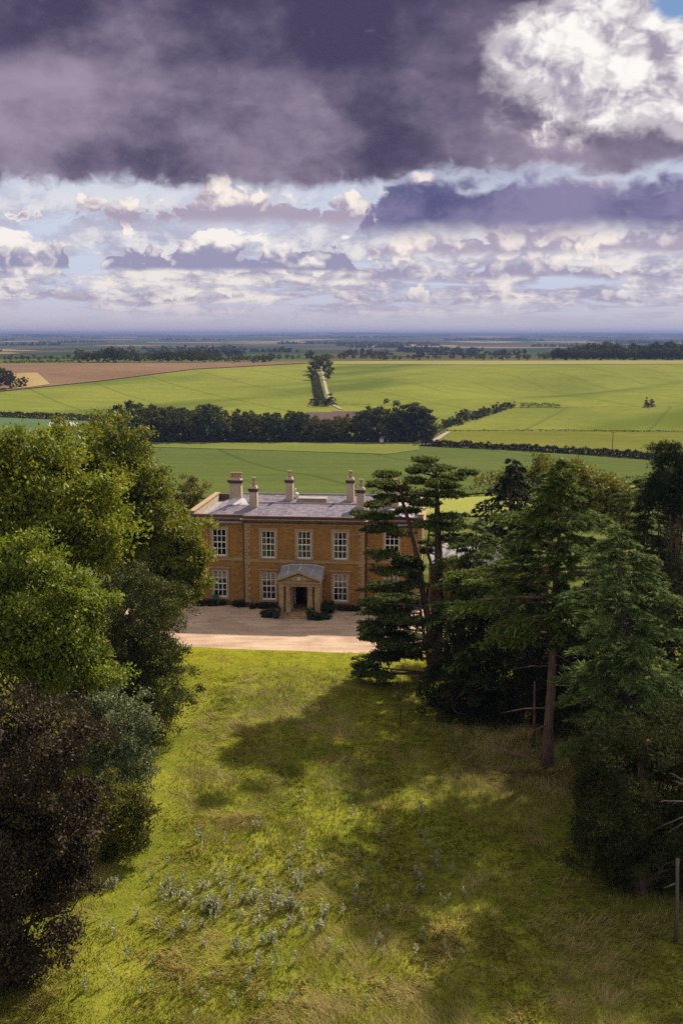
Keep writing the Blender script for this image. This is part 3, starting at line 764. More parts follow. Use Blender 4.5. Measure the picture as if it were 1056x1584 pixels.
mb = MB()
for yy, zz in ((-.3, 6.3), ):
    mb.add([(-4.0, -.3, 3.25), (4.4, -.3, 3.25), (4.4, 3, 4.5), (-4.0, 3, 4.5)], [(0, 1, 2, 3)]); mb.add([(4.4, 6.3, 3.25), (-4.0, 6.3, 3.25), (-4.0, 3, 4.5), (4.4, 3, 4.5)], [(0, 1, 2, 3)])
mb.build('roof', MAT['lead_dark'], sw)
for a, b_, c, d in ((-1.6, -0.4, 1.0, 2.6), (1.4, 2.6, 1.0, 2.6)):
    w = MB().box(a, a + .08, .05, .13, c, d).box(b_ - .08, b_, .05, .13, c, d).box(a + .08, b_ - .08, .05, .13, c, c + .1).box(a + .08, b_ - .08, .05, .13, d - .08, d).box((a + b_) / 2 - .03, (a + b_) / 2 + .03, .06, .12, c + .1, d - .08).build('window', MAT['white'], sw)
    MB().add([(a, .1, c), (b_, .1, c), (b_, .1, d), (a, .1, d)], [(0, 1, 2, 3)]).build('pane', MAT['glass'], w)

# forecourt of gravel and the lawn
def sheet(name, pts_near, pts_far, z, mat, label, nu=40, nv=20):
    A = resample(pts_near, nu); B = resample(pts_far, nu); t = np.linspace(0, 1, nv)[:, None, None]
    XY = A[None] * (1 - t) + B[None] * t
    V = np.concatenate([XY, np.full(XY.shape[:2] + (1,), z)], -1).reshape(-1, 3)
    j, i = np.meshgrid(np.arange(nv - 1), np.arange(nu - 1), indexing='ij'); a = (j * nu + i).ravel()
    return tag(link(name, np_mesh(name, V, np.stack([a, a + 1, a + nu + 1, a + nu], -1)), mat), label, kind='structure')
EDGE = np.array([hit(a, b)[:2] for a, b in ((60, 985), (180, 995), (268, 1001), (330, 1004), (430, 1008), (530, 1012), (620, 1014), (700, 1012), (800, 1005))])
sheet('forecourt', EDGE, [to_world(-22, 0.6)[:2], to_world(-5, 0.6)[:2], to_world(5, 0.6)[:2], to_world(22, 0.6)[:2]], 0.03, MAT['gravel'], 'pink gravel forecourt in front of the house')

# ------------------------------------------------------------------ vegetation generators
def depth_of(Y, z): return Y * CP + (CAM[2] - z) * SP
def z_for(py, Y):
    v = -(py - 792.0) / FPX; return CAM[2] + Y * (-SP + v * CP) / (CP + v * SP)
def P3(px, py, Y):
    z = z_for(py, Y); return np.array(((px - 528.0) / FPX * depth_of(Y, z), Y, z))
def unit(v): return v / (np.linalg.norm(v, axis=-1, keepdims=True) + 1e-9)
def rdir(r, n): return unit(r.normal(size=(n, 3)))
def vnoise(x, y, s, seed=0):
    """smooth value noise in the plane"""
    r = np.random.default_rng(seed); T = r.random((64, 64))
    x = np.asarray(x) * s; y = np.asarray(y) * s
    i = np.floor(x).astype(int); j = np.floor(y).astype(int); u = x - i; v = y - j
    u = u * u * (3 - 2 * u); v = v * v * (3 - 2 * v)
    g = lambda a, b: T[a % 64, b % 64]
    return (g(i, j) * (1 - u) + g(i + 1, j) * u) * (1 - v) + (g(i, j + 1) * (1 - u) + g(i + 1, j + 1) * u) * v
def leaf_quads(Pp, A, Nn, L, W, cols):
    """diamond leaves: centre, long axis, normal, length, width"""
    n = len(Pp); A = unit(A); B = unit(np.cross(Nn, A))
    L = np.broadcast_to(np.asarray(L, float), (n,))[:, None]; W = np.broadcast_to(np.asarray(W, float), (n,))[:, None]
    V = np.stack([Pp - A * L * .5, Pp + B * W * .5 + A * L * .05, Pp + A * L * .5, Pp - B * W * .5 + A * L * .05], 1).reshape(-1, 3)
    F = np.arange(4 * n).reshape(n, 4)
    return V, F, np.repeat(cols, 4, 0)
def tint(r, n, c0, c1, t=None, jit=0.18):
    t = r.random(n) if t is None else np.clip(t, 0, 1)
    c = np.array(c0)[None] * (1 - t[:, None]) + np.array(c1)[None] * t[:, None]
    return c * (1 + r.normal(size=(n, 1)) * jit).clip(0.45, 1.7)
def blobs_px(Y, lst, ry=None):
    out = []
    for px, py, rx, rz, *dy in lst:
        yy = Y + (dy[0] if dy else 0.0); p = P3(px, py, yy); k = depth_of(yy, p[2]) / FPX
        out.append((p, np.array((rx * k, (ry or (rx + rz) * .5) * (k if ry is None else 1.0), rz * k))))
    return out
def explode(r, blobs, k):
    out = []
    for c, rad in blobs:
        out.append((c, rad * .66))
        m = max(3, int(k * (rad[0] * rad[2]) ** .5 / 2.2))
        for d in rdir(r, m):
            d[2] = d[2] * .8 + .12
            s = min(rad) * r.uniform(.30, .50)
            out.append((c + d * rad * r.uniform(.70, .98), np.array((s * 1.15, s * 1.15, s * .80))))
    return out
def foliage(r, blobs, nclump, tips, per, crad, L, W, c0, c1, droop=0.0, inner=0.25, upb=0.6, zmin=0.15, asp=0.7, jit=0.18, spread=0.30, tipb=0.0, bough=0):
    if bough: blobs = explode(r, blobs, bough)
    area = np.array([(b[1][0] * b[1][2] + b[1][0] * b[1][1]) for b in blobs]); k = np.maximum(4, (nclump * area / area.sum())).astype(int)
    Cc, Nn = [], []
    for (c, rad), m in zip(blobs, k):
        d = rdir(r, int(m * 1.7))
        lump = 1 + 0.14 * np.sin(d[:, 0] * 5 + c[0]) + 0.14 * np.sin(d[:, 1] * 6 + d[:, 2] * 5 + c[1])
        u_ = r.random(len(d)); rr = np.where(u_ < inner, r.uniform(.35, .75, len(d)), np.where(u_ > .88, r.uniform(1.04, 1.2, len(d)), r.uniform(.80, 1.04, len(d)))) * lump
        p = c + d * rad * rr[:, None]
        keep = (p[:, 2] > zmin)
        for c2, rad2 in blobs:
            if c2 is c: continue
            q = np.linalg.norm((p - c2) / rad2, axis=1); keep &= ~((q < 0.62) & (r.random(len(q)) < 0.8))
        p = p[keep][:m]; Cc.append(p); Nn.append(d[keep][:m])
    Cc = np.concatenate(Cc); Nn = np.concatenate(Nn); n = len(Cc)
    cr = crad * r.uniform(.65, 1.35, n); ct = r.random(n)
    ci = np.repeat(np.arange(n), tips); dt = rdir(r, len(ci))
    dt = unit(dt + 0.7 * Nn[ci] + np.array((0, 0, 0.55)))
    tp = Cc[ci] + dt * cr[ci][:, None] * (r.random((len(ci), 1)) ** .45) * np.array((1, 1, asp))
    li = np.repeat(np.arange(len(ci)), per); m = len(li)
    g = r.normal(size=(m, 3)) * cr[ci][li][:, None] * spread * np.array((1, 1, .75))
    Pp = tp[li] + g
    A = unit(dt[li] * 0.8 + r.normal(size=(m, 3)) * .7 + np.array((0, 0, -droop)))
    Nr = unit(r.normal(size=(m, 3)) * .65 + np.array((0, 0, upb)) + Nn[ci][li] * .45)
    t = ct[ci][li] * .6 + r.random(m) * .4 + tipb
    k2 = r.uniform(.7, 1.3, m)
    Pp[:, 2] = np.maximum(Pp[:, 2], 0.05)
    return leaf_quads(Pp, A, Nr, L * k2, W * k2, tint(r, m, c0, c1, t, jit)), Cc
def limbs(mb, r, base, top, tr, Cc, n, rad, sides=6):
    """trunk with boughs reaching into the foliage"""
    base = np.array(base, float); top = np.array(top, float)
    N = 7; pts = []
    for i in range(N):
        t = i / (N - 1); p = base * (1 - t) + top * t
        if 0 < i < N - 1: p = p + r.normal(size=3) * np.array((.12, .12, 0)) * (1 + t)
        pts.append(p)
    rs = [tr * (1.35 if i == 0 else 1.0) * (1 - .75 * i / (N - 1)) for i in range(N)]
    mb.tube(pts, rs, 9)
    if len(Cc) == 0: return
    for i in r.choice(len(Cc), min(n, len(Cc)), replace=False):
        e = Cc[i]; t = np.clip((e[2] - base[2]) / max(top[2] - base[2], .1) - r.uniform(.15, .4), .12, .92)
        s = base * (1 - t) + top * t; mid = (s + e) * .5 + np.array((0, 0, -.05)) * np.linalg.norm(e - s) + r.normal(size=3) * .25
        q1 = s * .6 + mid * .4 + r.normal(size=3) * .1
        rr = rad * (1 - .6 * t)
        mb.tube([s, q1, mid, mid * .5 + e * .5 + r.normal(size=3) * .15, e], [rr, rr * .75, rr * .5, rr * .3, rr * .12], sides)
def tree(name, label, cat, seed, base, blobs, nclump, tips, per, crad, L, W, c0, c1, mat='leaf', bark='bark', tr=0.35, nl=22, lr=0.14, group=None, top=None, **kw):
    r = np.random.default_rng(seed)
    base = np.array((base[0], base[1], float(tz(base[0], base[1])) if base[1] > 112 else 0.0))
    (V, F, Cv), Cc = foliage(r, blobs, nclump, tips, per, crad, L, W, c0, c1, **kw)
    root = empty(name, base)
    tag(root, label, cat, group)
    zt = max(b[0][2] + b[1][2] * .55 for b in blobs)
    if top is None: cm = np.mean([b[0] for b in blobs], 0); top = (cm[0] * .7 + base[0] * .3, cm[1] * .7 + base[1] * .3, zt)
    mb = MB(); limbs(mb, r, (0, 0, -.15), np.array(top) - base, tr, Cc - base, nl, lr)
    mb.build('trunk', MAT[bark], root, True)
    cr = link('crown', np_mesh('crown', V - base, F, Cv), MAT[mat], root)
    return root
def conifer(name, label, seed, base, Y, prof, nb, c0, c1, bark='bark_red', tr=0.4, twig=13, sp=9, sL=.34, sW=.085, droop=.25, rise=.12, mat='needle', skip=0.0, group=None, gaps=0.25, lean=(0, 0), bare=None, hang=.35, flat=1.0, top_px=None, open_front=False, wide=1.0):
    """prof: list of (photo y, half width in photo pixels) from tip to skirt"""
    r = np.random.default_rng(seed)
    bx, by = base; b0 = np.array((bx, by, 0.0))
    ztop = z_for(prof[0][0], Y); zs = np.array([z_for(p, Y) for p, w in prof]); ws = np.array([wide * w * depth_of(Y, z) / FPX for (p, w), z in zip(prof, zs)])
    topx = (top_px - 528.0) / FPX * depth_of(Y, ztop) if top_px else bx
    sx = lambda z: np.array((bx + (topx - bx) * (z / ztop), by, z))
    zb = zs[-1]
    mbt = MB(); N = 12
    mbt.tube([sx(ztop * i / (N - 1)) - b0 + r.normal(size=3) * np.array((.05, .05, 0)) - np.array((0, 0, .15 if i == 0 else 0)) for i in range(N)], [tr * (1.25 if i == 0 else 1) * (1 - .93 * i / (N - 1)) for i in range(N)], 10)
    PP, AA, NN, TT = [], [], [], []
    for k in range(nb):
        t = (k + r.random()) / nb; z = zb + (ztop - zb) * (1 - (1 - t) ** .85)
        R_ = np.interp(-z, -zs, ws) * r.uniform(.60, 1.12)
        if r.random() < gaps: R_ *= r.uniform(.45, .8)
        a = k * 2.39996 + r.normal() * .35
        if open_front and math.sin(a) < -.45 and abs(math.cos(a)) < .9 and t < .74: R_ *= .22
        a = a; dh = np.array((math.cos(a), math.sin(a), 0)); sd_ = np.array((-dh[1], dh[0], 0))
        o = sx(z); n = 9; s = np.linspace(0, 1, n)
        crv = rise * s - droop * s ** 2.2
        pts = o + dh[None] * (R_ * s)[:, None] + np.array((0, 0, 1.0))[None] * (R_ * crv)[:, None] + sd_[None] * (R_ * .12 * np.sin(s * 2.5 + k))[:, None]
        rb = min(.11, .018 * R_ + .02) * (1 if z < ztop * .8 else .6)
        mbt.tube([pts[i] - b0 for i in (0, 3, 6, 8)], [rb, rb * .7, rb * .4, rb * .12], 5)
        lt = r.random()
        nt_ = max(5, int(twig * (0.4 + R_ / 3.0)))
        for j in range(nt_):
            s0 = r.uniform(.22, 1.0); i0 = int(s0 * (n - 1)); p0 = pts[min(i0, n - 2)] + (pts[min(i0 + 1, n - 1)] - pts[min(i0, n - 2)]) * (s0 * (n - 1) - i0)
            tl = R_ * r.uniform(.22, .42) * (1.15 - s0 * .75) + .18
            d = unit(dh * r.uniform(.35, 1.1) + sd_ * r.choice((-1, 1)) * r.uniform(.3, 1.1) + np.array((0, 0, r.normal() * .10 * flat)))
            q = r.random(sp) ** .8
            pp_ = p0 + d[None] * (tl * q)[:, None] + np.array((0, 0, -1))[None] * (tl * hang * q ** 2)[:, None]
            PP.append(pp_ + r.normal(size=(sp, 3)) * np.array((.07, .07, .045)))
            AA.append(d[None] + r.normal(size=(sp, 3)) * .38 + np.array((0, 0, -.25 * hang * 2))[None] * q[:, None])
            NN.append(np.array((0, 0, 1.0))[None] + r.normal(size=(sp, 3)) * .45)
            TT.append(np.full(sp, lt * .5) + .5 * q * r.random(sp))
    if bare:                                     # dead snags low on the stem
        for px, py, l in bare:
            p = P3(px, py, Y); z = p[2]; a = r.uniform(2.2, 4.2) if l < 0 else r.uniform(-1.0, 1.0); l = abs(l)
            o = sx(z); d = np.array((math.cos(a), math.sin(a), 0))
            mbt.tube([o - b0, o - b0 + d * l * .5 + np.array((0, 0, -.1 * l)), o - b0 + d * l + np.array((0, 0, -.28 * l))], [.05, .035, .012], 5)
    PP = np.concatenate(PP); AA = np.concatenate(AA); NN = np.concatenate(NN); TT = np.concatenate(TT)
    PP[:, 2] = np.maximum(PP[:, 2], .1)
    k2 = r.uniform(.7, 1.35, len(PP))
    V, F, Cv = leaf_quads(PP, AA, unit(NN), sL * k2, sW * k2, tint(r, len(PP), c0, c1, TT, .16))
    root = empty(name, b0); tag(root, label, 'tree', group)
    mbt.build('trunk', MAT[bark], root, True)
    link('crown', np_mesh('crown', V - b0, F, Cv), MAT[mat], root)
    return root

# ------------------------------------------------------------------ lawn sheet and grass
def lawn_z(x, y):
    far = np.clip((79 - y) / 6, 0, 1)
    return 0.012 + far * (.10 * vnoise(x, y, .35, 3) + .07 * vnoise(x, y, 1.1, 4))
def build_lawn():
    nu, nv = 150, 190
    A = np.stack([np.linspace(-34, 34, nu), np.full(nu, -6.0)], -1)
    ex = resample(EDGE, 60); xs = np.linspace(-34, 34, nu); B = np.stack([xs, np.interp(xs, ex[:, 0], ex[:, 1]) + .1], -1)
    t = np.linspace(0, 1, nv)[:, None, None]; XY = A[None] * (1 - t) + B[None] * t
    V = np.concatenate([XY, lawn_z(XY[..., 0], XY[..., 1])[..., None] + 0.0], -1).reshape(-1, 3)
    V[:, 2] += np.where(V[:, 1] > 76, .03, 0)
    j, i = np.meshgrid(np.arange(nv - 1), np.arange(nu - 1), indexing='ij'); a = (j * nu + i).ravel()
    m, nt, out = new_mat('lawn_turf')
    v = wpos(); x, y, z = sep(v)
    n = noise(xyz(x, y, 0.0), .16, 5, .6); n2 = noise(xyz(x * .6, y, 0.0), 1.3, 5, .65); n3 = noise(v, 9.0, 3, .7)
    col = mixc(sst(.38, .62, n * .5 + n2 * .3 + n3 * .2), (.118, .136, .014), (.235, .232, .028))
    col = mixc(sst(.54, .70, n2) * .45, col, (.20, .16, .06))
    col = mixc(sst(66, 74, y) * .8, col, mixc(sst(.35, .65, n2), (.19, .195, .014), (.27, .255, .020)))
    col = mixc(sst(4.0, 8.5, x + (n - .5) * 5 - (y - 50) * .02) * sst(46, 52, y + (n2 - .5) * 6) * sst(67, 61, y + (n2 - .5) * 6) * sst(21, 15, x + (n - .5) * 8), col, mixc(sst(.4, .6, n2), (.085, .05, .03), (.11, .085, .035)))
    principled(nt, out, col, 1.0, 0.0, bump(n3 * .5 + n2, .8, .15))
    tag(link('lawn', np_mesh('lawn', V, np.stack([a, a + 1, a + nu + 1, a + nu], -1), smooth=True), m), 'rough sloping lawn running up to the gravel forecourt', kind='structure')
build_lawn()
def build_grass():
    r = np.random.default_rng(11)
    n = 138000
    u = r.random(n); y = 29 + (80.5 - 29) * u ** 1.35; x = r.uniform(-1, 1, n) * (15 + y * .15)
    ex = resample(EDGE, 60); ye = np.interp(x, ex[:, 0], ex[:, 1])
    left = -12.6 + (62 - y) * .045                                  # where the shrubs begin
    strip = np.clip(1 - np.abs(x - (left + 2.6)) / 2.0, 0, 1) * np.clip((72 - y) / 8, 0, 1)
    big = vnoise(x, y, .14, 21); mid = vnoise(x, y, .45, 22); fine = vnoise(x, y, 1.6, 23)
    keep = (y < ye - .05 + .45 * (vnoise(x, y, 1.7, 25) - .45)) & (r.random(n) > strip * .55)
    dens = .35 + .65 * vnoise(x, y, .8, 24); keep &= r.random(n) < dens
    x, y, strip, big, mid, fine, ye = (a[keep] for a in (x, y, strip, big, mid, fine, ye)); n = len(x)
    near_g = np.clip((y - 64) / 8, 0, 1)
    hgt = (.17 + .28 * mid * fine * 1.6) * (1 - .65 * strip) * (1 - .60 * near_g)
    # tint: green, olive and straw patches
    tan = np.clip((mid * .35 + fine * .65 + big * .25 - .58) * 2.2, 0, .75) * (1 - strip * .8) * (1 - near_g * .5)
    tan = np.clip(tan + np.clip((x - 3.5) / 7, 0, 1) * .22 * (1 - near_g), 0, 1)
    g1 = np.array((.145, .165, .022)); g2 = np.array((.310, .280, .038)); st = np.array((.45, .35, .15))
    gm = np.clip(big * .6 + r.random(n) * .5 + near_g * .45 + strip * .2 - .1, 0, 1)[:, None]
    base = (g1 * (1 - gm) + g2 * gm) * (1 - tan[:, None]) + st * tan[:, None]
    nb = 4
    bi = np.repeat(np.arange(n), nb); m = len(bi)
    a0 = vnoise(x, y, .22, 31) * 9.0                                 # combed by the wind, the direction wandering
    ang = a0[bi] + r.normal(size=m) * .75
    lean = r.uniform(.35, 1.5, m); h = hgt[bi] * r.uniform(.6, 1.35, m)
    d = np.stack([np.cos(ang), np.sin(ang), np.zeros(m)], -1); s = np.stack([-d[:, 1], d[:, 0], np.zeros(m)], -1)
    p = np.stack([x[bi] + r.normal(size=m) * .11, y[bi] + r.normal(size=m) * .11, np.zeros(m)], -1); p[:, 2] = lawn_z(p[:, 0], p[:, 1]) - .02
    w = r.uniform(.022, .05, m)[:, None]
    tip = p + d * (h * lean * 1.15)[:, None] + np.array((0, 0, 1.0)) * (h * (1.0 - .25 * lean.clip(0, 1.4)))[:, None]
    V = np.stack([p - s * w * .5, p + s * w * .5, tip], 1)
    c = base[bi] * r.uniform(.65, 1.35, (m, 1))
    F = np.arange(m * 3).reshape(-1, 3)
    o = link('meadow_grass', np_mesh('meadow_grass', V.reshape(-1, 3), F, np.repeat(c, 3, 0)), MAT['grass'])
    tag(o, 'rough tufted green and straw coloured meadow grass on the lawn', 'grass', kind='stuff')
build_grass()

# ------------------------------------------------------------------ trees beside the lawn, left
def bx(px, py, Y): return P3(px, py, Y)[:2]
tree('ash_tree', 'tall pale yellow green ash tree at the left edge above the other trees', 'tree', 101, bx(40, 1000, 50), blobs_px(50, [(25, 728, 72, 66), (92, 762, 70, 70), (135, 822, 60, 62), (45, 835, 85, 80), (-60, 800, 80, 110, 2)]),
     420, 7, 22, .90, .26, .125, (.120, .155, .015), (.300, .305, .038), bough=12, tr=.4, jit=.15)
tree('oak_tree', 'broad dark olive oak tree with a low bough reaching towards the house', 'tree', 102, bx(185, 960, 66), blobs_px(66, [(140, 698, 66, 52), (200, 738, 60, 56), (228, 795, 62, 48), (160, 795, 75, 66), (272, 812, 40, 22), (115, 762, 65, 70)]),
     420, 7, 22, .85, .25, .125, (.080, .104, .011), (.220, .228, .028), bough=12, tr=.55, lr=.2)
tree('chestnut_tree', 'bushy horse chestnut with hanging leaves against the left end of the house', 'tree', 103, bx(235, 965, 74), blobs_px(74, [(250, 852, 56, 48), (286, 850, 30, 58), (272, 905, 38, 42), (222, 892, 52, 58), (264, 946, 13, 26), (298, 890, 18, 30)]),
     200, 8, 22, .66, .28, .14, (.115, .140, .014), (.275, .270, .036), bough=9, tr=.35, droop=.6)
tree('holm_oak', 'dense rounded dark evergreen oak at the corner of the lawn and forecourt', 'tree', 104, bx(205, 1138, 58), blobs_px(58, [(205, 948, 72, 58), (185, 1012, 68, 68), (247, 1005, 40, 66), (244, 1078, 50, 64), (182, 1075, 56, 56), (232, 1112, 42, 34)]),
     560, 8, 22, .54, .13, .065, (.030, .042, .009), (.125, .130, .028), bough=9, mat='gloss_leaf', tr=.35, asp=.9)
tree('lime_tree', 'fresh green tree standing in front of the pale ash at the left edge', 'tree', 105, bx(60, 1200, 44), blobs_px(44, [(55, 905, 92, 62), (118, 965, 55, 55), (38, 995, 86, 66), (108, 1045, 62, 46), (-50, 950, 80, 90)]),
     440, 7, 22, .72, .19, .10, (.086, .128, .012), (.255, .285, .034), bough=12, tr=.3)
tree('variegated_shrub', 'silvery variegated shrub between the dark evergreen oak and the copper beech', 'shrub', 106, bx(185, 1228, 50.5), blobs_px(50.5, [(180, 1122, 56, 46), (206, 1182, 32, 44), (168, 1185, 48, 40), (150, 1110, 30, 30)]),
     170, 8, 18, .45, .15, .075, (.045, .070, .020), (.24, .26, .13), mat='gloss_leaf', tr=.12, lr=.05, zmin=.1, jit=.3)
tree('laurel_shrub', 'low olive green shrub beside the mown strip at the foot of the beech', 'shrub', 107, bx(170, 1330, 43.5), blobs_px(43.5, [(172, 1240, 42, 40), (196, 1285, 28, 42), (150, 1292, 38, 36), (206, 1262, 22, 28)]),
     150, 8, 18, .42, .14, .065, (.050, .068, .012), (.175, .160, .026), tr=.12, lr=.05, zmin=.1)
tree('copper_beech', 'dark purple copper beech hanging over the lower left corner of the lawn', 'tree', 108, bx(-20, 1570, 33.5), blobs_px(34, [(52, 1185, 82, 104), (92, 1258, 48, 74), (40, 1335, 80, 100), (88, 1375, 40, 62), (34, 1450, 62, 76), (12, 1540, 52, 46), (-70, 1280, 110, 190, 2)]),
     600, 8, 22, .58, .14, .08, (.020, .014, .008), (.074, .052, .026), bough=12, mat='gloss_leaf', tr=.5, jit=.3, droop=.3)
tree('thorn_tree', 'small golden green tree behind the left end of the house', 'tree', 109, bx(292, 815, 106), blobs_px(106, [(296, 762, 18, 22), (285, 782, 22, 26), (308, 778, 10, 16)]),
     70, 7, 16, .5, .22, .11, (.11, .115, .022), (.23, .20, .045), tr=.16, lr=.06)
tree('background_tree', 'shadowed tree deep in the group at the left edge', 'tree', 110, (-21.5, 57), blobs_px(57, [(-90, 860, 120, 140), (-40, 1000, 110, 120)]),
     200, 7, 16, .95, .26, .13, (.045, .06, .012), (.10, .11, .022), tr=.4)

# ------------------------------------------------------------------ trees beside the lawn, right
yew_c = ((.010, .016, .005), (.036, .042, .012))
tree('yew_tree', 'black shadowed yew behind the foot of the cedar', 'tree', 121, bx(705, 1130, 62), blobs_px(62, [(720, 975, 60, 70), (712, 905, 30, 50), (702, 1062, 50, 72), (680, 1105, 30, 40), (752, 1050, 50, 80), (735, 1110, 55, 42)]),
     300, 8, 18, .62, .16, .07, *yew_c, mat='needle', bark='bark_red', tr=.3)
tree('yew_tree', 'black shadowed yew behind the tall red trunk', 'tree', 122, bx(800, 1140, 60.5), blobs_px(60.5, [(800, 960, 62, 60), (820, 1050, 55, 84), (775, 1105, 45, 40), (875, 1010, 55, 80), (880, 1100, 50, 70)]),
     320, 8, 18, .66, .16, .07, *yew_c, mat='needle', bark='bark_red', tr=.3)
tree('yew_tree', 'great dark yew at the right edge of the lawn below the feathery fir', 'tree', 123, bx(985, 1395, 40.5), blobs_px(40.5, [(948, 1185, 66, 76), (1000, 1235, 84, 104), (930, 1285, 52, 70), (1000, 1338, 76, 60), (1075, 1210, 85, 120), (1085, 1330, 80, 70), (940, 1340, 40, 40)]),
     620, 9, 20, .55, .13, .05, (.014, .020, .006), (.066, .070, .018), bough=9, mat='needle', bark='bark_red', tr=.35, zmin=.05)
tree('yew_tree', 'dark yew filling the gap behind the feathery fir', 'tree', 124, (17.5, 54), blobs_px(54, [(1010, 1010, 80, 120), (930, 1080, 60, 90), (1080, 930, 80, 120)]),
     300, 7, 16, .75, .20, .08, *yew_c, mat='needle', bark='bark_red', tr=.3)
tree('yew_tree', 'added black yew darkening the gap behind the tall red trunk and fir', 'tree', 133, bx(830, 1090, 67), blobs_px(67, [(770, 1035, 80, 66), (850, 1030, 75, 80), (930, 1020, 70, 80), (800, 960, 60, 50)]),
     260, 7, 16, .8, .22, .10, *yew_c, mat='needle', bark='bark_red', tr=.3)  # extra yew put in to blacken the gap beneath the conifers
tree('sycamore_tree', 'rounded yellow green sycamore behind the conifers', 'tree', 125, bx(845, 830, 96), blobs_px(96, [(802, 748, 44, 28), (852, 738, 52, 26), (905, 764, 46, 38), (868, 795, 60, 44), (935, 780, 40, 30)]),
     190, 7, 18, .95, .30, .15, (.080, .090, .011), (.20, .18, .020), tr=.35, bough=8)
tree('scots_pine', 'dark pine with upright tufts at the top right corner of the woods', 'tree', 126, bx(1050, 1000, 60), blobs_px(60, [(1036, 738, 26, 34), (1062, 765, 40, 44), (1018, 752, 16, 16), (1022, 706, 9, 18), (1046, 702, 12, 15), (1006, 770, 14, 14)]),
     170, 7, 18, .55, .26, .05, (.018, .030, .014), (.050, .066, .028), mat='needle', bark='bark_red', tr=.3, upb=.1)
conifer('norway_spruce', 'dark drooping spruce between the cedar and the tall red trunk', 127, bx(786, 900, 80), 80, [(708, 4), (722, 24), (745, 44), (775, 56), (810, 60), (850, 58)], 60, (.016, .026, .014), (.042, .052, .026), tr=.3, twig=11, sp=10, droop=.35, rise=.22, hang=1.1, sL=.42, sW=.14)
conifer('deodar_cedar', 'broad soft green conifer at the right edge below the dark pine', 128, bx(985, 1000, 63), 63, [(736, 6), (758, 42), (790, 74), (830, 95), (880, 104), (950, 98)], 95, (.040, .062, .011), (.145, .160, .026), tr=.3, twig=15, sp=15, droop=.25, hang=.4, sL=.40, sW=.075)
conifer('western_hemlock', 'tall green conifer with a long bare red brown trunk', 129, bx(845, 1190, 53.5), 53.5, [(712, 5), (735, 26), (765, 52), (800, 82), (845, 112), (890, 124), (935, 122), (972, 100), (1000, 70)], 125, (.042, .074, .012), (.180, .210, .030), open_front=True, wide=1.18, tr=.31, twig=17, sp=19, droop=.22, rise=.16, hang=.32, sL=.40, sW=.066, gaps=.35, top_px=868,
        bare=[(845, 1010, 1.2), (845, 1030, -2.4), (845, 1060, .9), (845, 1095, -2.8), (846, 1120, -1.6), (846, 1150, .6)])
conifer('feathery_fir', 'layered blue green fir with feathery boughs beside the dark yew', 130, bx(984, 1330, 46.5), 46.5, [(812, 5), (840, 34), (880, 62), (930, 84), (985, 96), (1040, 104), (1095, 108), (1150, 102), (1190, 84)], 125, (.046, .084, .022), (.180, .225, .052), bark='bark', tr=.3, twig=15, sp=19, droop=.20, rise=.10, hang=.30, sL=.36, sW=.058, gaps=.3, top_px=955)
conifer('young_fir', 'feathery fir cut by the right edge of the picture', 131, bx(1105, 1250, 50), 50, [(840, 5), (880, 50), (940, 80), (1010, 100), (1090, 110), (1160, 100)], 80, (.036, .064, .016), (.130, .170, .036), bark='bark', tr=.28, twig=13, sp=10, droop=.2, hang=.35, sL=.30, sW=.08)

conifer('silver_fir', 'green fir filling the gap between the cedar and the tall red trunk', 132, bx(730, 1110, 61), 61, [(806, 4), (830, 34), (865, 52), (910, 64), (960, 66), (1020, 58), (1070, 44)], 95, (.036, .062, .012), (.150, .175, .028), tr=.28, twig=14, sp=16, droop=.22, hang=.35, sL=.40, sW=.068)
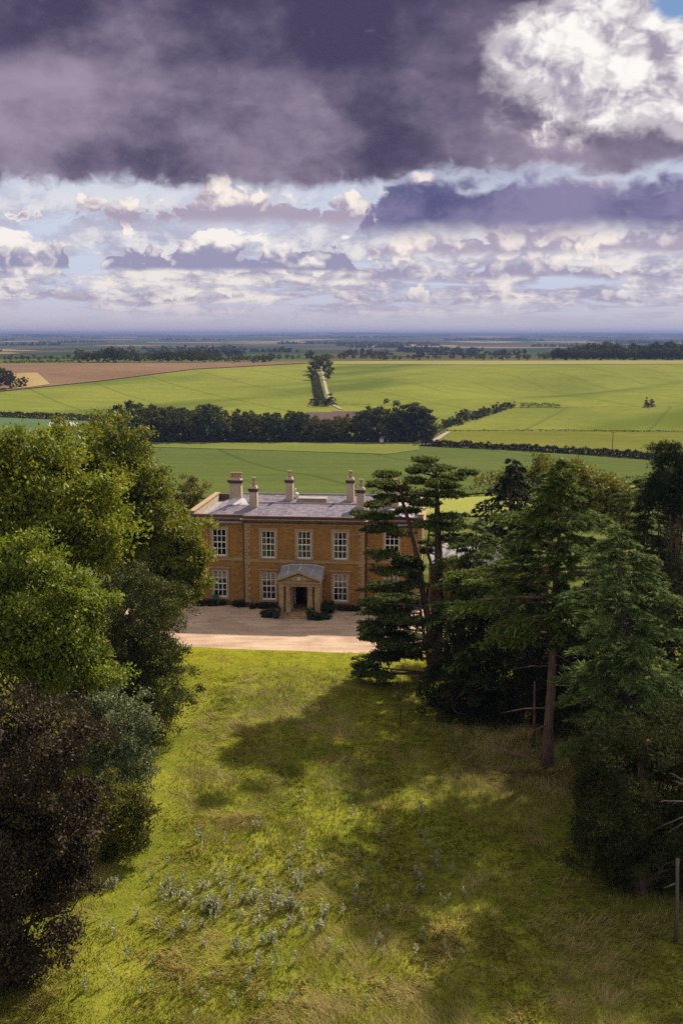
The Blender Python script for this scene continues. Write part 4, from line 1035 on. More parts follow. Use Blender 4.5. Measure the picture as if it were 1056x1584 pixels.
# cedar with flat plates of foliage on leaning stems
def cedar():
    r = np.random.default_rng(140); Yc = 68.0
    b0 = np.append(bx(672, 1062, Yc), 0.0); b0[2] = 0
    root = empty('cedar_tree', b0); tag(root, 'spreading cedar with flat dark plates of foliage before the right wing of the house', 'tree')
    stems = [[(674, 1075), (668, 1020), (662, 960), (652, 905), (645, 860), (634, 815), (622, 775), (616, 740)],
             [(674, 1070), (676, 1000), (678, 930), (678, 860), (676, 800), (675, 750), (672, 708)],
             [(668, 1060), (660, 1010), (652, 960), (648, 925)], [(672, 930), (668, 880), (660, 850), (664, 815)]]
    rad = [(.30, .26, .24, .22, .19, .15, .10, .04), (.42, .38, .34, .28, .2, .13, .04), (.16, .13, .1, .06), (.16, .12, .09, .05)]
    off = [0, .8, -.7, .4]; mb = MB(); SPt = []
    for st, rd, of in zip(stems, rad, off):
        pts = [P3(a, b, Yc + of * min(1, i / 2)) - b0 for i, (a, b) in enumerate(st)]; pts[0][2] = -.15
        mb.tube(pts, rd, 9)
        SPt += [pts[i] * (1 - t) + pts[i + 1] * t for i in range(len(pts) - 1) for t in (0, .33, .66)]
    SPt = np.array(SPt)
    plates = [(656, 712, 20), (668, 724, 38), (692, 739, 30), (642, 744, 28), (688, 752, 30), (662, 764, 40), (700, 766, 24), (598, 733, 24), (592, 749, 32), (612, 756, 24), (602, 771, 34), (650, 778, 30),
              (584, 796, 46), (630, 790, 26), (588, 816, 34), (616, 826, 22), (690, 800, 44), (664, 812, 30), (706, 832, 34), (690, 816, 40), (668, 840, 24),
              (592, 858, 40), (626, 869, 28), (606, 884, 44), (640, 880, 24), (594, 908, 50), (634, 905, 30), (612, 924, 42), (586, 934, 34), (640, 930, 26), (604, 950, 46), (590, 966, 42), (630, 962, 30), (622, 986, 42), (584, 978, 30), (600, 996, 40), (640, 1000, 32),
              (594, 1016, 48), (566, 1030, 30), (626, 1012, 34), (560, 1040, 14), (700, 870, 34), (716, 900, 36), (700, 940, 34)]
    plates += [(a + r.normal() * 13, b + r.normal() * 7 + 4, h * r.uniform(.55, .8)) for a, b, h in plates[::2]]
    PP, AA, TT = [], [], []
    for px, py, hw in plates:
        c = P3(px, py, Yc + r.normal() * 1.3) - b0; k = depth_of(Yc, c[2] + b0[2]) / FPX; a = hw * k
        d = np.linalg.norm((SPt - c) * np.array((1, 1, 2.5)), axis=1) + np.where(SPt[:, 2] > c[2] + .2, 3, 0); s = SPt[np.argmin(d)]
        out = c - s; out[2] = 0; ol = np.linalg.norm(out); o = out / (ol + 1e-6) if ol > .3 else np.array((math.cos(px), math.sin(px), 0))
        sdv = np.array((-o[1], o[0], 0)); tipp = c + o * a * .75
        mb.tube([s, s * .5 + c * .5 + np.array((0, 0, -.02)), c, tipp], [.075, .06, .04, .01], 5)
        a *= 1.12; bb = a * r.uniform(.75, 1.0); lt = r.random(); sl = r.uniform(.06, .20)
        for j in range(24):                                           # fingers of foliage fanned out in the plate
            th = r.uniform(-2.0, 2.0); q0 = c + o * a * r.uniform(-.55, .30) + sdv * bb * r.normal() * .22
            fd = o * math.cos(th) + sdv * math.sin(th); fl = a * r.uniform(.35, .75)
            m = int(46 + 40 * fl); q = r.random(m)
            p = q0 + fd[None] * (fl * q)[:, None] + r.normal(size=(m, 3)) * np.array((.14, .14, .085)) * (1.25 - q[:, None] * .7)
            rr = np.linalg.norm((p - s)[:, :2], axis=1); p[:, 2] += .05 - sl * .10 * rr ** 1.3 * .5
            PP.append(p); AA.append(fd[None] + r.normal(size=(m, 3)) * .55); TT.append(lt * .45 + .35 * r.random(m) + .2 * q)
    PP = np.concatenate(PP); AA = np.concatenate(AA); TT = np.concatenate(TT); n = len(PP)
    V, F, Cv = leaf_quads(PP, AA, unit(np.array((0, 0, 1.0)) + r.normal(size=(n, 3)) * .5), .28 * r.uniform(.7, 1.3, n), .105, tint(r, n, (.030, .050, .011), (.145, .162, .030), TT, .16))
    mb.build('trunk', MAT['bark_red'], root, True)
    link('crown', np_mesh('crown', V, F, Cv), MAT['needle'], root)
cedar()

# ------------------------------------------------------------------ far trees: a few prototypes, copied tree by tree
_ord = 'first second third fourth fifth sixth seventh eighth ninth tenth eleventh twelfth thirteenth fourteenth fifteenth sixteenth seventeenth eighteenth nineteenth'.split()
_tens = {20: ('twentieth', 'twenty'), 30: ('thirtieth', 'thirty'), 40: ('fortieth', 'forty'), 50: ('fiftieth', 'fifty')}
def ordinal(n):
    if n < 20: return _ord[n - 1]
    t, u = n // 10 * 10, n % 10
    return _tens[t][0] if u == 0 else _tens[t][1] + '-' + _ord[u - 1]
def proto(seed, kind, c0, c1, nclump=46, tips=5, per=9, L=.85, W=.5):
    r = np.random.default_rng(seed)
    if kind == 'round': bl = [(np.array((0, 0, 6.2)), np.array((4.6, 4.6, 4.2))), (np.array((1.8, .5, 7.6)), np.array((3.0, 3.0, 3.4))), (np.array((-2.2, -.6, 6.6)), np.array((3.2, 3.2, 3.6)))]
    elif kind == 'tall': bl = [(np.array((0, 0, 5.0)), np.array((2.8, 2.8, 4.2))), (np.array((.3, 0, 8.8)), np.array((2.2, 2.2, 3.6))), (np.array((-.6, .4, 6.5)), np.array((2.8, 2.6, 3.2)))]
    else: bl = [(np.array((0, 0, 1.2)), np.array((2.0, 1.7, 1.3))), (np.array((.8, .2, 1.7)), np.array((1.3, 1.2, 1.2)))]
    z = .2
    (V, F, Cv), Cc = foliage(r, bl, nclump, tips, per, 1.25 if kind != 'bush' else .6, L, W, c0, c1, inner=.2, zmin=z)
    mb = MB(); limbs(mb, r, (0, 0, -.3), (0, 0, 8 if kind != 'bush' else 1.5), .38 if kind != 'bush' else .1, Cc, 6, .16, 5)
    tm = mb.mesh('trunk', True); tm.materials.append(MAT['bark']); cm = np_mesh('crown', V, F, Cv); cm.materials.append(MAT['far_leaf'])
    return tm, cm
dk0, dk1 = (.032, .048, .020), (.130, .142, .050)
PR = {'round': [proto(s, 'round', dk0, dk1) for s in (1, 2, 3)] + [proto(4, 'round', (.05, .06, .02), (.12, .115, .036))],
      'tall': [proto(s, 'tall', (.045, .056, .028), (.115, .122, .056)) for s in (5, 6)],
      'bush': [proto(s, 'bush', (.035, .046, .016), (.085, .090, .030), 24, 5, 8, .42, .25) for s in (7, 8)]}
rf = random.Random(77)
def far_tree(name, label, cat, group, kind, p, h, wide=1.0, k=None):
    v = PR[kind][rf.randrange(len(PR[kind])) if k is None else k]
    H = {'round': 11.0, 'tall': 12.4, 'bush': 2.9}[kind]
    root = empty(name, (p[0], p[1], float(tz(p[0], p[1])) - .1), rf.uniform(0, 6.28)); s = h / H; root.scale = (s * wide, s * wide, s)
    tag(root, label, cat, group)
    link('trunk', v[0], None, root); link('crown', v[1], None, root)
    return root
def small_tree(name, label, cat, group, kind, p, h, wide=1.0, k=None):
    v = PR[kind][rf.randrange(len(PR[kind])) if k is None else k]
    o = link(name, v[1], None, None, (p[0], p[1], float(tz(p[0], p[1])) - .1)); s = h / {'round': 10.8, 'tall': 12.4, 'bush': 2.9}[kind]
    o.scale = (s * wide, s * wide, s); o.rotation_euler = (0, 0, rf.uniform(0, 6.28)); return tag(o, label, cat, group)

belt = []
px = 196.0
while px < 662:
    tall = px > 585
    hp = {0: 54, 1: 50, 2: 42, 3: 46}[0 if px < 262 else 1 if px < 330 else 2 if px < 500 else 3] if not tall else 56
    if 470 < px < 545: hp = 38
    belt.append((px, hp * rf.uniform(.86, 1.08), 'tall' if tall else 'round'))
    px += rf.uniform(9, 13) if tall else rf.uniform(13, 18)
kb = 0
for i, (px, hp, kind) in enumerate(belt):
    p = hit(px, 683.5 + rf.uniform(-1.5, 1)); h = hp * np.linalg.norm(p - CAM) / FPX
    far_tree('belt_tree', f'{ordinal(i + 1)} dark tree from the left end of the valley tree belt', 'tree', 'trees of the dark belt in the valley', kind, p, h, 1.0 if kind == 'round' else 1.15)
i = 0
px = 205.0
while px < 640:                                                      # a second rank behind, filling the belt
    p = hit(px, 678.5); p = p + np.array((0, 10, 0)); i += 1
    h = (46 if px < 330 else 36) * np.linalg.norm(p - CAM) / FPX * rf.uniform(.85, 1.05)
    if not 472 < px < 552: small_tree('belt_tree', 'dark tree in the back rank of the valley belt, only its top showing', 'tree', 'back rank of the valley belt', 'round', p, h)
    px += rf.uniform(16, 24)
i = 0
for px in np.arange(197, 664, 8.0):                                   # low bushes closing the foot of the belt
    p = hit(px, 684.3); small_tree('belt_bush', 'low dark bush at the foot of the valley belt', 'bush', 'bushes under the valley belt', 'bush', p, rf.uniform(3.0, 5.0), 1.1, rf.randrange(2))

# hedgerow trees on the hill
for i, (px, py, h) in enumerate(((482, 588, 6.5), (485, 580, 9), (490, 574, 11), (497, 570, 10), (504, 573, 10.5), (507, 581, 9), (508, 588, 7))):
    small_tree('lane_tree', f'{ordinal(i + 1)} tree going clockwise round the clump on the hill lane', 'tree', 'trees round the top of the hill lane', 'round', hit(px, py), h, .95, 3)
for i in range(14):
    t = i / 13; px = 690 + 98 * t; py = 661.5 - 31 * t
    small_tree('hedgerow_bush', f'{ordinal(i + 1)} bush from the near end of the hedgerow climbing the right slope', 'bush', 'bushes of the climbing hedgerow', 'bush' if i not in (3, 4) else 'round', hit(px, py), rf.uniform(3.0, 4.6) if i not in (3, 4) else rf.uniform(5.5, 6.5), 1.15, rf.randrange(2) if i not in (3, 4) else 3)
small_tree('lone_bush', 'lone dark bush on the fence line at the far right', 'bush', None, 'bush', hit(1003, 630), 4.6, .9, 1)
small_tree('lone_bush', 'small dark bush at the foot of the hill lane', 'bush', None, 'bush', hit(500, 627), 5.2, 2.0, 1)
# copse cut by the left edge
for i, (px, py, h) in enumerate(((-6, 604, 13), (8, 602, 12), (18, 602, 8), (-20, 606, 12), (30, 600, 5.5), (38, 599, 6), (2, 596, 10))):
    small_tree('copse_tree', f'{ordinal(i + 1)} tree of the small copse at the left edge beside the ploughed field', 'tree', 'copse at the left edge', 'round', hit(px, py), h, 1.0)
# wood line along the crest
j = 0
def crest(px, py, h, kind='round', wide=1.1):
    lab, grp = (('low dark tree beyond the ploughed field at the far left of the crest', 'trees beyond the ploughed field') if px < 122 else
                ('round dark tree in the thick line of trees behind the ploughed field', 'thick tree line behind the ploughed field') if px < 345 else
                ('small dark tree near the lane in the thin line along the crest', 'thin tree line along the crest by the lane') if px < 560 else
                ('small dark tree in the broken line along the middle of the crest', 'broken tree line along the middle of the crest') if px < 852 else
                ('dark tree of the dense wood on the crest at the right edge', 'dense wood on the crest at the right edge'))
    small_tree('crest_tree', lab, 'tree', grp, kind, hit(px, py), h, wide)
for px in np.arange(126, 420, 6.6): crest(px + rf.uniform(-2, 2), 561.0 + rf.uniform(-1.5, .5), (11.5 if px < 185 else 9 if px < 340 else 6.5) * rf.uniform(.6, 1.2))
for px in np.arange(420, 860, 10.5): crest(px + rf.uniform(-4, 4), 557.8 + rf.uniform(-3.0, .0), rf.uniform(3.0, 6.5) * (1.6 if rf.random() < .15 else 1))
for px in np.arange(855, 1090, 5.5):
    crest(px, 557.8, rf.uniform(7, 11)); crest(px + 2, 555.5, rf.uniform(11, 16) * (.55 + .5 * min(1, (px - 840) / 90)))
for px in np.arange(-10, 120, 9): crest(px, 557 + rf.uniform(-2, 2), rf.uniform(3, 5))

# far woods on the plain: one mass nobody could count
def far_woods():
    r = np.random.default_rng(9); PPs, sz = [], []
    for _ in range(50):
        y = 1300 + 9500 * r.random() ** 1.4; x = r.uniform(-1, 1) * y * .40; L = r.uniform(60, 420) * (y / 3500) ** .5; a = r.normal() * .22
        m = int(18 + L / 9); s = r.uniform(-.5, .5, m)
        xx = x + s * L * math.cos(a) + r.normal(size=m) * 5; yy = y + s * L * math.sin(a) + r.normal(size=m) * 9
        PPs.append(np.stack([xx, yy, tz(xx, yy)], -1)); sz.append(r.uniform(4, 9, m) * (1 + y / 9000))
    c = np.concatenate(PPs); s = np.concatenate(sz); n = len(c)
    k = 6; ci = np.repeat(np.arange(n), k); d = rdir(r, n * k); d[:, 2] = np.abs(d[:, 2])
    Pq = c[ci] + d * s[ci][:, None] * np.array((.75, .6, 1.0)) * r.uniform(.5, 1, (n * k, 1))
    V, F, Cv = leaf_quads(Pq, rdir(r, n * k), unit(d + r.normal(size=d.shape) * .4), s[ci] * .95, s[ci] * .7, tint(r, n * k, (.020, .030, .018), (.045, .055, .026)))
    tag(link('distant_woodland', np_mesh('distant_woodland', V, F, Cv), MAT['far_leaf']), 'scattered dark woods and hedges across the hazy plain', 'woodland', kind='stuff')
far_woods()

# hedges
def hedge(label, pts, h, w, c0, c1, seed, dens=9, L=.55, n=80, name='hedge'):
    r = np.random.default_rng(seed); line = pxline(pts, n); d = np.linalg.norm(np.diff(line, axis=0), axis=1).sum()
    m = int(d * dens * (h + w) * .5); t = r.random(m) * (n - 1); i = np.minimum(t.astype(int), n - 2); f = (t - i)[:, None]
    p = line[i] * (1 - f) + line[i + 1] * f; tg = unit(line[i + 1] - line[i]); nn = np.stack([-tg[:, 1], tg[:, 0]], -1)
    hh = h * (.75 + .5 * vnoise(t * .9, t * 0, .9, seed)); ang = r.uniform(0, math.pi, m); rr = np.sqrt(r.random(m)) * .5 + .5
    p = p + nn * (np.cos(ang) * w * .5 * rr)[:, None]; z = tz(p[:, 0], p[:, 1]) + np.sin(ang) * hh * rr
    Pq = np.concatenate([p, z[:, None]], -1)
    V, F, Cv = leaf_quads(Pq, rdir(r, m), rdir(r, m) + np.array((0, 0, .4)), L * r.uniform(.7, 1.3, m), L * .6, tint(r, m, c0, c1))
    o = Pq.mean(0); return tag(link(name, np_mesh(name, V - o, F, Cv), MAT['far_leaf'], None, o), label, 'hedge')
hd = ((.022, .026, .013), (.070, .062, .032))
hedge('long dark hedge sloping down across the right side of the valley', [(652, 690), (700, 692), (780, 696), (900, 703), (1012, 712), (1200, 726)], 2.4, 2.8, (.016, .018, .009), (.045, .040, .020), 201, 22, .75, 120)
hedge('thin dark hedge between the two pastures on the right slope', [(690, 668.5), (760, 668), (880, 668), (1056, 669.5), (1200, 671)], 1.0, 1.2, *hd, 202, 16, .5, 100)
hedge('short clipped dark hedge standing alone on the upper fence line', [(804, 631), (835, 631), (866, 632)], 2.6, 2.5, (.018, .026, .012), (.035, .045, .018), 203, 14, .6, 30)
hedge('low bank of rough grass along the upper fence line on the right', [(866, 631.5), (940, 630.5), (1056, 630), (1200, 632)], .7, 1.2, (.07, .07, .03), (.13, .12, .05), 204, 6, .4, 80)
hedge('straight dark hedge running across the valley at the left edge', [(-90, 640), (0, 645), (60, 647.5), (120, 650), (195, 653)], 2.8, 3.2, *hd, 205, 20, .75, 80)
hedge('field hedge between the valley crop and the pale paddock', [(540, 775), (640, 772), (700, 769), (850, 758), (1010, 747), (1150, 740)], 1.9, 1.6, (.030, .036, .015), (.080, .075, .030), 206, 16, .32, 120)
hedge('thick green hedge beside the lane up the hill', [(497, 628), (491, 605), (487, 582)], 3.6, 6.0, (.045, .055, .02), (.105, .105, .036), 207, 9, .7, 40)
hedge('grassy hedge bank beside the pale track in the valley', [(645, 691), (660, 683), (688, 667)], 1.6, 4.0, (.05, .055, .022), (.12, .115, .045), 208, 9, .5, 40)
hedge('brown verge line under the bright hillside pasture', [(-60, 633), (90, 640), (230, 645), (330, 642)], .5, .9, (.08, .065, .03), (.13, .10, .045), 209, 6, .4, 60)
hedge('rough weedy line above the valley farm', [(500, 628), (560, 627), (640, 629)], 1.0, 1.4, (.05, .055, .02), (.11, .10, .04), 210, 8, .45, 40)
for a, b, l in (((5, 562), (115, 560), 'thin hedge at the far side of the ploughed field'),):
    hedge(l, [a, b], 2.0, 2.5, *hd, 211, 7, .9, 30)

# tracks
MAT['track'] = mat_simple('chalk_track', (.34, .28, .21), (.24, .195, .14), .5, .95, .1)
def track(label, pts, w, off, n=30, name='track'):
    l = pxline(pts, n); tg = unit(np.gradient(l, axis=0)); nn = np.stack([-tg[:, 1], tg[:, 0]], -1)
    t = np.linspace(-.5, .5, 4)[:, None, None]; XY = l[None] + nn[None] * t * w
    V = np.concatenate([XY, (tz(XY[..., 0], XY[..., 1]) + off)[..., None]], -1).reshape(-1, 3)
    j, i = np.meshgrid(np.arange(3), np.arange(n - 1), indexing='ij'); a = (j * n + i).ravel()
    tag(link(name, np_mesh(name, V, np.stack([a, a + 1, a + n + 1, a + n], -1)), MAT['track']), label, kind='structure')
track('pale farm track turning up beside the right hand pasture', [(655, 690), (672, 681), (690, 669)], 4.0, .55)
track('pale lane climbing the hill to the clump of trees', [(528, 634), (512, 626), (505, 605), (499, 580), (497, 564)], 2.0, .5)

# valley farm behind the belt
MAT['brick_far'] = mat_simple('old_red_brick', (.30, .16, .115), (.22, .11, .08), .8, .9, .1)
MAT['roof_far'] = mat_simple('weathered_pantile', (.30, .19, .165), (.22, .14, .125), .7, .85, .15)
def barn(name, label, px, py, Lm, Wm, hw, hr, rz, wallm, roofm, doors=1):
    p = hit(px, py); z = float(tz(p[0], p[1])) - .2
    root = empty(name, (p[0], p[1], z), rz); tag(root, label, 'building')
    b = MB(); b.box(-Lm / 2, Lm / 2, -Wm / 2, Wm / 2, 0, hw)
    for s in (-1, 1): b.add([(s * Lm / 2, -Wm / 2, hw), (s * Lm / 2, Wm / 2, hw), (s * Lm / 2, 0, hr)], [(0, 1, 2)])
    b.build('wall', wallm, root)
    b = MB(); o = .3
    for s in (-1, 1):
        q = [(-Lm / 2 - o, s * (Wm / 2 + o), hw - .1), (Lm / 2 + o, s * (Wm / 2 + o), hw - .1), (Lm / 2 + o, 0, hr + .12), (-Lm / 2 - o, 0, hr + .12)]
        b.add(q + [(x, y, z_ + .12) for x, y, z_ in q], [(0, 1, 2, 3), (4, 5, 6, 7), (0, 1, 5, 4), (1, 2, 6, 5), (3, 0, 4, 7)])
    b.build('roof', roofm, root)
    for i in range(doors):
        x = -Lm / 2 + (i + .5) * Lm / doors
        MB().box(x - .7, x + .7, -Wm / 2 - .06, -Wm / 2 + .02, .9, 2.3).build('window', MAT['white'], root)
    return root
barn('farmhouse', 'pink roofed farmhouse showing over the valley tree belt', 497, 664, 13, 7, 4.6, 7.6, .05, MAT['brick_far'], MAT['roof_far'], 4)
barn('farm_barn', 'lower barn roof beside the farmhouse behind the belt', 534, 660, 12, 7, 4.2, 7.0, -.15, MAT['brick_far'], MAT['roof_far'], 2)
barn('farm_shed', 'long pale roofed shed in the meadow behind the left trees', 100, 667, 11, 6, 2.6, 3.8, .1, MAT['stone'], MAT['lead'], 2)
def shelter(label, px, py, s):
    p = hit(px, py); root = empty('field_shelter', (p[0], p[1], float(tz(p[0], p[1])) + .2), .3); tag(root, label, 'shelter', 'field shelters beside the tree belt')
    b = MB(); b.box(-1.6 * s, 1.6 * s, 1.1 * s, 1.2 * s, 0, 1.7 * s); b.box(-1.6 * s, -1.5 * s, -1.2 * s, 1.1 * s, 0, 1.7 * s); b.box(1.5 * s, 1.6 * s, -1.2 * s, 1.1 * s, 0, 1.7 * s); b.box(-1.5 * s, -.1 * s, -1.2 * s, -1.1 * s, 0, 1.6 * s)
    b.build('wall', MAT['white'], root)
    b = MB(); n = 8; pr = [(math.cos(math.pi * i / n) * 1.75 * s, 1.6 * s + math.sin(math.pi * i / n) * .75 * s) for i in range(n + 1)]
    b.add([(x, -1.4 * s, z) for x, z in pr] + [(x, 1.4 * s, z) for x, z in pr], [(i, i + 1, i + n + 2, i + n + 1) for i in range(n)] + [tuple(range(n, -1, -1))])
    b.build('roof', MAT['brick_far'], root)
    MB().box(-2.0 * s, 1.0 * s, -2.6 * s, -1.6 * s, 0, .12).build('platform', MAT['brick_far'], root)
shelter('nearer round roofed field shelter with a pale front', 592, 685, 1.05)
shelter('round roofed field shelter close under the tree belt', 606, 678.5, .95)
MB().tube([(0, 0, -.3), (0, 0, 8)], .12, 6).box(-.8, .8, -.06, .06, 7.4, 7.55)
pole_p = hit(946, 700)
b = MB(); b.tube([(0, 0, -.3), (0, 0, 7.5)], [.14, .10], 6); b.box(-.8, .8, -.07, .07, 7.0, 7.14)
tag(b.build('utility_pole', MAT['bark_dead'], None, loc=(pole_p[0], pole_p[1], tz(pole_p[0], pole_p[1]))), 'thin wooden utility pole above the long hedge', 'pole')

# ------------------------------------------------------------------ small things round the house and lawn
def bush(name, label, cat, seed, p, rx, ry, h, c0, c1, n=40, L=.12, W=.07, group=None, mat='gloss_leaf'):
    bl = [(np.array((p[0], p[1], h * .5)), np.array((rx, ry, h * .5)))]
    return tree(name, label, cat, seed, p, bl, n, 6, 12, .22, L, W, c0, c1, mat=mat, tr=.05, nl=6, lr=.02, zmin=.05, top=(p[0], p[1], h * .7), group=group)
bg = ((.025, .045, .014), (.06, .085, .026))
bush('box_shrub', 'low clipped box shrub left of the portico steps', 'shrub', 301, to_world(-2.75, -2.9)[:2], .42, .38, .45, *bg)
bush('box_shrub', 'low clipped box shrub right of the portico steps', 'shrub', 302, to_world(1.85, -3.3)[:2], .62, .38, .38, *bg)
bush('rose_bush', 'leafy bush against the right side wall of the portico', 'shrub', 303, to_world(2.2, -1.3)[:2], .4, .6, .9, *bg, n=60)
for i, (x, y, w, h, l) in enumerate(((-3.6, -.35, .9, .55, 'dark low plants under the window left of the portico'), (4.0, -.30, 1.3, .45, 'dark low plants under the window right of the portico'), (-5.6, .15, .8, .6, 'dark plants at the foot of the left quoins'),
                                     (-8.6, .2, 1.5, .55, 'dark border plants along the left wing wall'), (7.4, .2, 2.0, .6, 'dark border plants along the right wing wall'))):
    bush('border_plants', l, 'plant', 310 + i, to_world(x, y)[:2], w, .25, h * .62, (.02, .028, .012), (.05, .05, .026), n=40)
def planter(label, x, y, seed):
    p = to_world(x, y, .03); root = empty('planter', p); tag(root, label, 'planter')
    MB().lathe(0, 0, [(.20, 0), (.30, .25), (.34, .5), (.38, .52), (.38, .58), (.32, .58), (.30, .45)], 14).build('pot', MAT['pot'], root, True)
    r = np.random.default_rng(seed)
    (V, F, Cv), _ = foliage(r, [(np.array((0, 0, .72)), np.array((.34, .34, .26)))], 20, 5, 9, .14, .10, .06, *bg)
    link('foliage', np_mesh('foliage', V, F, Cv), MAT['gloss_leaf'], root)
planter('round dark glazed pot left of the portico steps', -1.95, -3.35, 1)
planter('round dark glazed pot right of the portico steps', .95, -3.55, 2)
gx, gz = local_at(334, 923, SET - .3)
gp = to_world(gx, SET - .42, .03); cr_ = empty('green_crate', gp, HYAW); tag(cr_, 'green plastic box on legs below the left wing window', 'box')
MB().box(-.27, .27, -.18, .18, gz - .15, gz + .12).build('body', MAT['green_plastic'], cr_); MB().box(-.29, .29, -.2, .2, gz + .122, gz + .16).build('lid', MAT['green_plastic'], cr_)
for sx_ in (-.22, .22):
    for sy_ in (-.13, .13): MB().box(sx_ - .02, sx_ + .02, sy_ - .02, sy_ + .02, 0, gz - .152).build('leg', MAT['green_plastic'], cr_)

# fallen log, snag, dead boughs, sapling
lp = [np.append(hit(a, b)[:2], z) for a, b, z in ((768, 1163, .25), (790, 1172, .22), (815, 1177, .18), (838, 1178, .15))]
o0 = lp[0]; b = MB(); b.tube([q - o0 for q in lp], [.12, .16, .17, .15], 8); b.tube([lp[1] - o0, lp[1] - o0 + np.array((-.3, -.2, .35))], [.05, .02], 5)
tag(b.build('fallen_log', MAT['bark_red'], None, True, o0), 'red brown fallen log on needle litter under the tall conifer', 'log')
sn = hit(1044, 1462); b = MB(); top = P3(1047, 1328, sn[1]) - sn
b.tube([(0, 0, -.2), top * .5 + np.array((.03, 0, 0)), top * .88, top], [.085, .07, .065, .08], 8); q = top * .72
b.tube([q, q + np.array((-.25, -.1, -.03)), q + np.array((-.55, -.15, -.12))], [.04, .03, .015], 5)
tag(b.build('dead_stump', MAT['bark_dead'], None, True, sn), 'thin grey dead trunk with a stub branch in front of the great yew', 'dead tree')
Yd = 37.5; d0 = np.append(bx(1130, 1450, Yd), 0.0); b = MB(); c = P3(1085, 1235, Yd) - d0
b.tube([(0, 0, -.2), (.05, 0, 2), (.0, 0, 4.2), c + np.array((.6, 0, -.2))], [.16, .13, .10, .07], 7)
for tip_, w in (((1018, 1241), .02), ((1034, 1196), .018), ((1012, 1284), .02), ((1028, 1292), .018), ((1040, 1208), .015)):
    e = P3(*tip_, Yd) - d0; s = c + np.array((.55, 0, -.25)); m_ = s * .45 + e * .55 + np.array((0, -.1, .12))
    b.tube([s, m_, e * .8 + m_ * .2 + np.array((0, 0, .05)), e], [w * 1.6, w * 1.2, w * .8, w * .3], 5)
    for k in range(2): f = m_ * (.7 - .3 * k) + e * (.3 + .3 * k); b.tube([f, f + np.array((-.22, .05, -.18 + .25 * k))], [w * .6, w * .15], 4)
tag(b.build('dead_tree', MAT['bark_dead'], None, True, d0), 'bare pale dead branches reaching in at the right edge over the yew', 'dead tree')
sp_ = hit(619, 1128); b = MB(); tp = P3(618, 1035, sp_[1]) - sp_
b.tube([(0, 0, -.1), tp * .5 + np.array((.03, 0, 0)), tp], [.035, .028, .012], 5)
rs_ = empty('sapling', sp_); tag(rs_, 'thin young sapling alone on the lawn beside the cedar', 'sapling'); b.build('trunk', MAT['bark'], rs_, True)
r = np.random.default_rng(88); (V, F, Cv), _ = foliage(r, [(tp * .75, np.array((.35, .35, tp[2] * .35)))], 16, 4, 6, .2, .10, .05, (.10, .075, .03), (.16, .12, .045)); link('crown', np_mesh('crown', V, F, Cv), MAT['leaf'], rs_)
# second thin dead stem beside the tall trunk
b = MB(); q0 = np.append(bx(824, 1155, 56), 0.0); q1 = P3(826, 1055, 56) - q0; b.tube([(0, 0, -.1), q1 * .5 + np.array((.04, 0, 0)), q1], [.10, .08, .03], 6); b.tube([q1 * .35, q1 * .35 + np.array((-.6, 0, .05)), q1 * .35 + np.array((-1.0, 0, -.1))], [.03, .02, .01], 4)
tag(b.build('dead_pole', MAT['bark_red'], None, True, q0), 'slender dead stem close beside the tall red brown trunk', 'dead tree')

# pale thistles standing in the grass, each a plant of its own
def thistle_mesh(seed, ns, tall):
    r = np.random.default_rng(seed); P_, A_, N_ = [], [], []; mb = MB()
    for s in range(ns):
        o = r.normal(size=3) * np.array((.09, .09, 0)); h = tall * r.uniform(.6, 1.1); ln = r.normal(size=3) * np.array((.12, .12, 0))
        m = int(26 * h / .8) + 8; q = r.uniform(.12, 1, m); a = r.uniform(0, 6.28, m); d = np.stack([np.cos(a), np.sin(a), np.full(m, .55)], -1)
        p = o + ln * q[:, None] + np.array((0, 0, h)) * q[:, None]; ll = .13 * (1.15 - q * .75)
        P_.append(p + d * ll[:, None] * .5); A_.append(d); N_.append(np.stack([-np.cos(a) * .5, -np.sin(a) * .5, np.ones(m)], -1))
    P_ = np.concatenate(P_); A_ = np.concatenate(A_); N_ = np.concatenate(N_); n = len(P_)
    V, F, Cv = leaf_quads(P_, A_, unit(N_ + r.normal(size=(n, 3)) * .4), r.uniform(.10, .18, n), r.uniform(.035, .06, n), tint(r, n, (.13, .145, .060), (.36, .35, .20)))
    me = np_mesh('thistle', V, F, Cv); me.materials.append(MAT['thistle_leaf']); return me
MAT['thistle_leaf'] = mat_leaf('thistle_leaf', .2, .55, .25)
TM = [thistle_mesh(s, ns, t) for s, ns, t in ((1, 1, .8), (2, 2, .75), (3, 3, .7), (4, 4, .8), (5, 6, .75), (6, 1, .55))]
rt = random.Random(4); spots = []
for _ in range(58): spots.append((rt.gauss(330, 80), rt.gauss(1395, 36)))
for _ in range(26): spots.append((rt.gauss(420, 70), rt.gauss(1440, 28)))
for _ in range(60): spots.append((rt.uniform(130, 720), rt.uniform(1340, 1575)))
for _ in range(70): spots.append((rt.uniform(300, 720), rt.uniform(1120, 1420)))
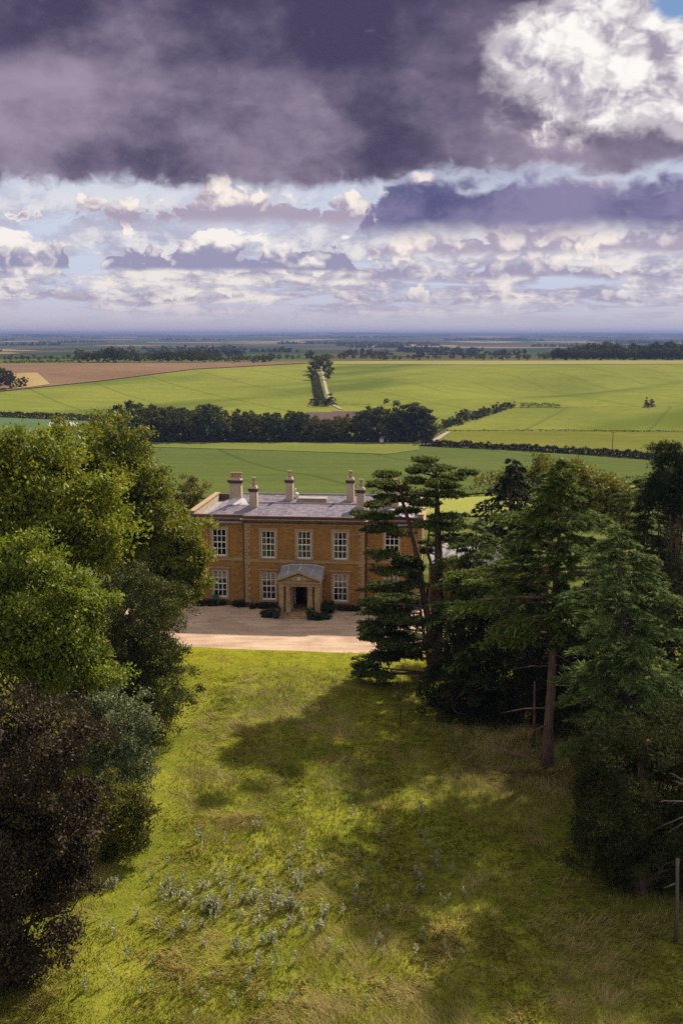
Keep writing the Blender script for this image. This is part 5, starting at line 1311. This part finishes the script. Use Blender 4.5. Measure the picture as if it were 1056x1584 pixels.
for _ in range(26): spots.append((rt.uniform(300, 520), rt.uniform(1030, 1110)))
for a, b in ((690, 1132), (613, 1160), (640, 1190), (690, 1180), (735, 1170), (590, 1200), (540, 1245), (555, 1420), (580, 1475), (650, 1385), (690, 1480), (635, 1555), (355, 1550), (300, 1575), (215, 1545), (180, 1520), (120, 1515)): spots.append((a, b))
for a, b in spots:
    if b < 1110 and a < 290: continue
    p = hit(a, b); big = 330 - 170 < a < 520 and 1340 < b < 1480
    me = TM[rt.choice((1, 2, 3, 4, 4) if big else (0, 0, 1, 2, 5, 3))] if b > 1250 else TM[rt.choice((0, 5, 1, 2))]
    o = link('thistle', me, None, None, (p[0], p[1], float(lawn_z(p[0], p[1])) - .02)); s = rt.uniform(.55, 1.05) * (1 if b > 1250 else .8)
    o.scale = (s, s, s); o.rotation_euler = (rt.gauss(0, .08), rt.gauss(0, .08), rt.uniform(0, 6.28))
    where = ('among the sunlit grass near the gravel' if b < 1115 else 'in the shaded middle of the lawn' if b < 1330 else 'in the dense patch at lower left' if big else
             'along the bottom edge of the lawn' if b > 1500 else 'beside the copper beech at the lower left' if a < 200 else 'in dry grass at the lower right' if a > 520 else 'round the edge of the dense patch')
    look = {0: 'single tall pale thistle', 1: 'pale thistle with two stems', 2: 'small pale clump of thistle', 3: 'full pale clump of thistle', 4: 'broad bushy clump of pale thistle', 5: 'short single pale thistle'}[TM.index(me)]
    tag(o, f'{look} {where}', 'plant', f'thistles {where}')

# ------------------------------------------------------------------ haze: thin even air over the whole landscape
def build_haze():
    m, nt, out = new_mat('valley_haze')
    v = nt.nodes.new('ShaderNodeVolumePrincipled'); v.inputs['Color'].default_value = (.18, .24, .48, 1); v.inputs['Density'].default_value = 0.00013; v.inputs['Anisotropy'].default_value = 0.2
    nt.links.new(v.outputs[0], out.inputs['Volume'])
    b = MB(); b.box(-15500, 15500, -240, 19800, -48, 62); o = b.build('haze', m); tag(o, 'thin blue haze lying over the far farmland', 'haze', kind='stuff')
build_haze()
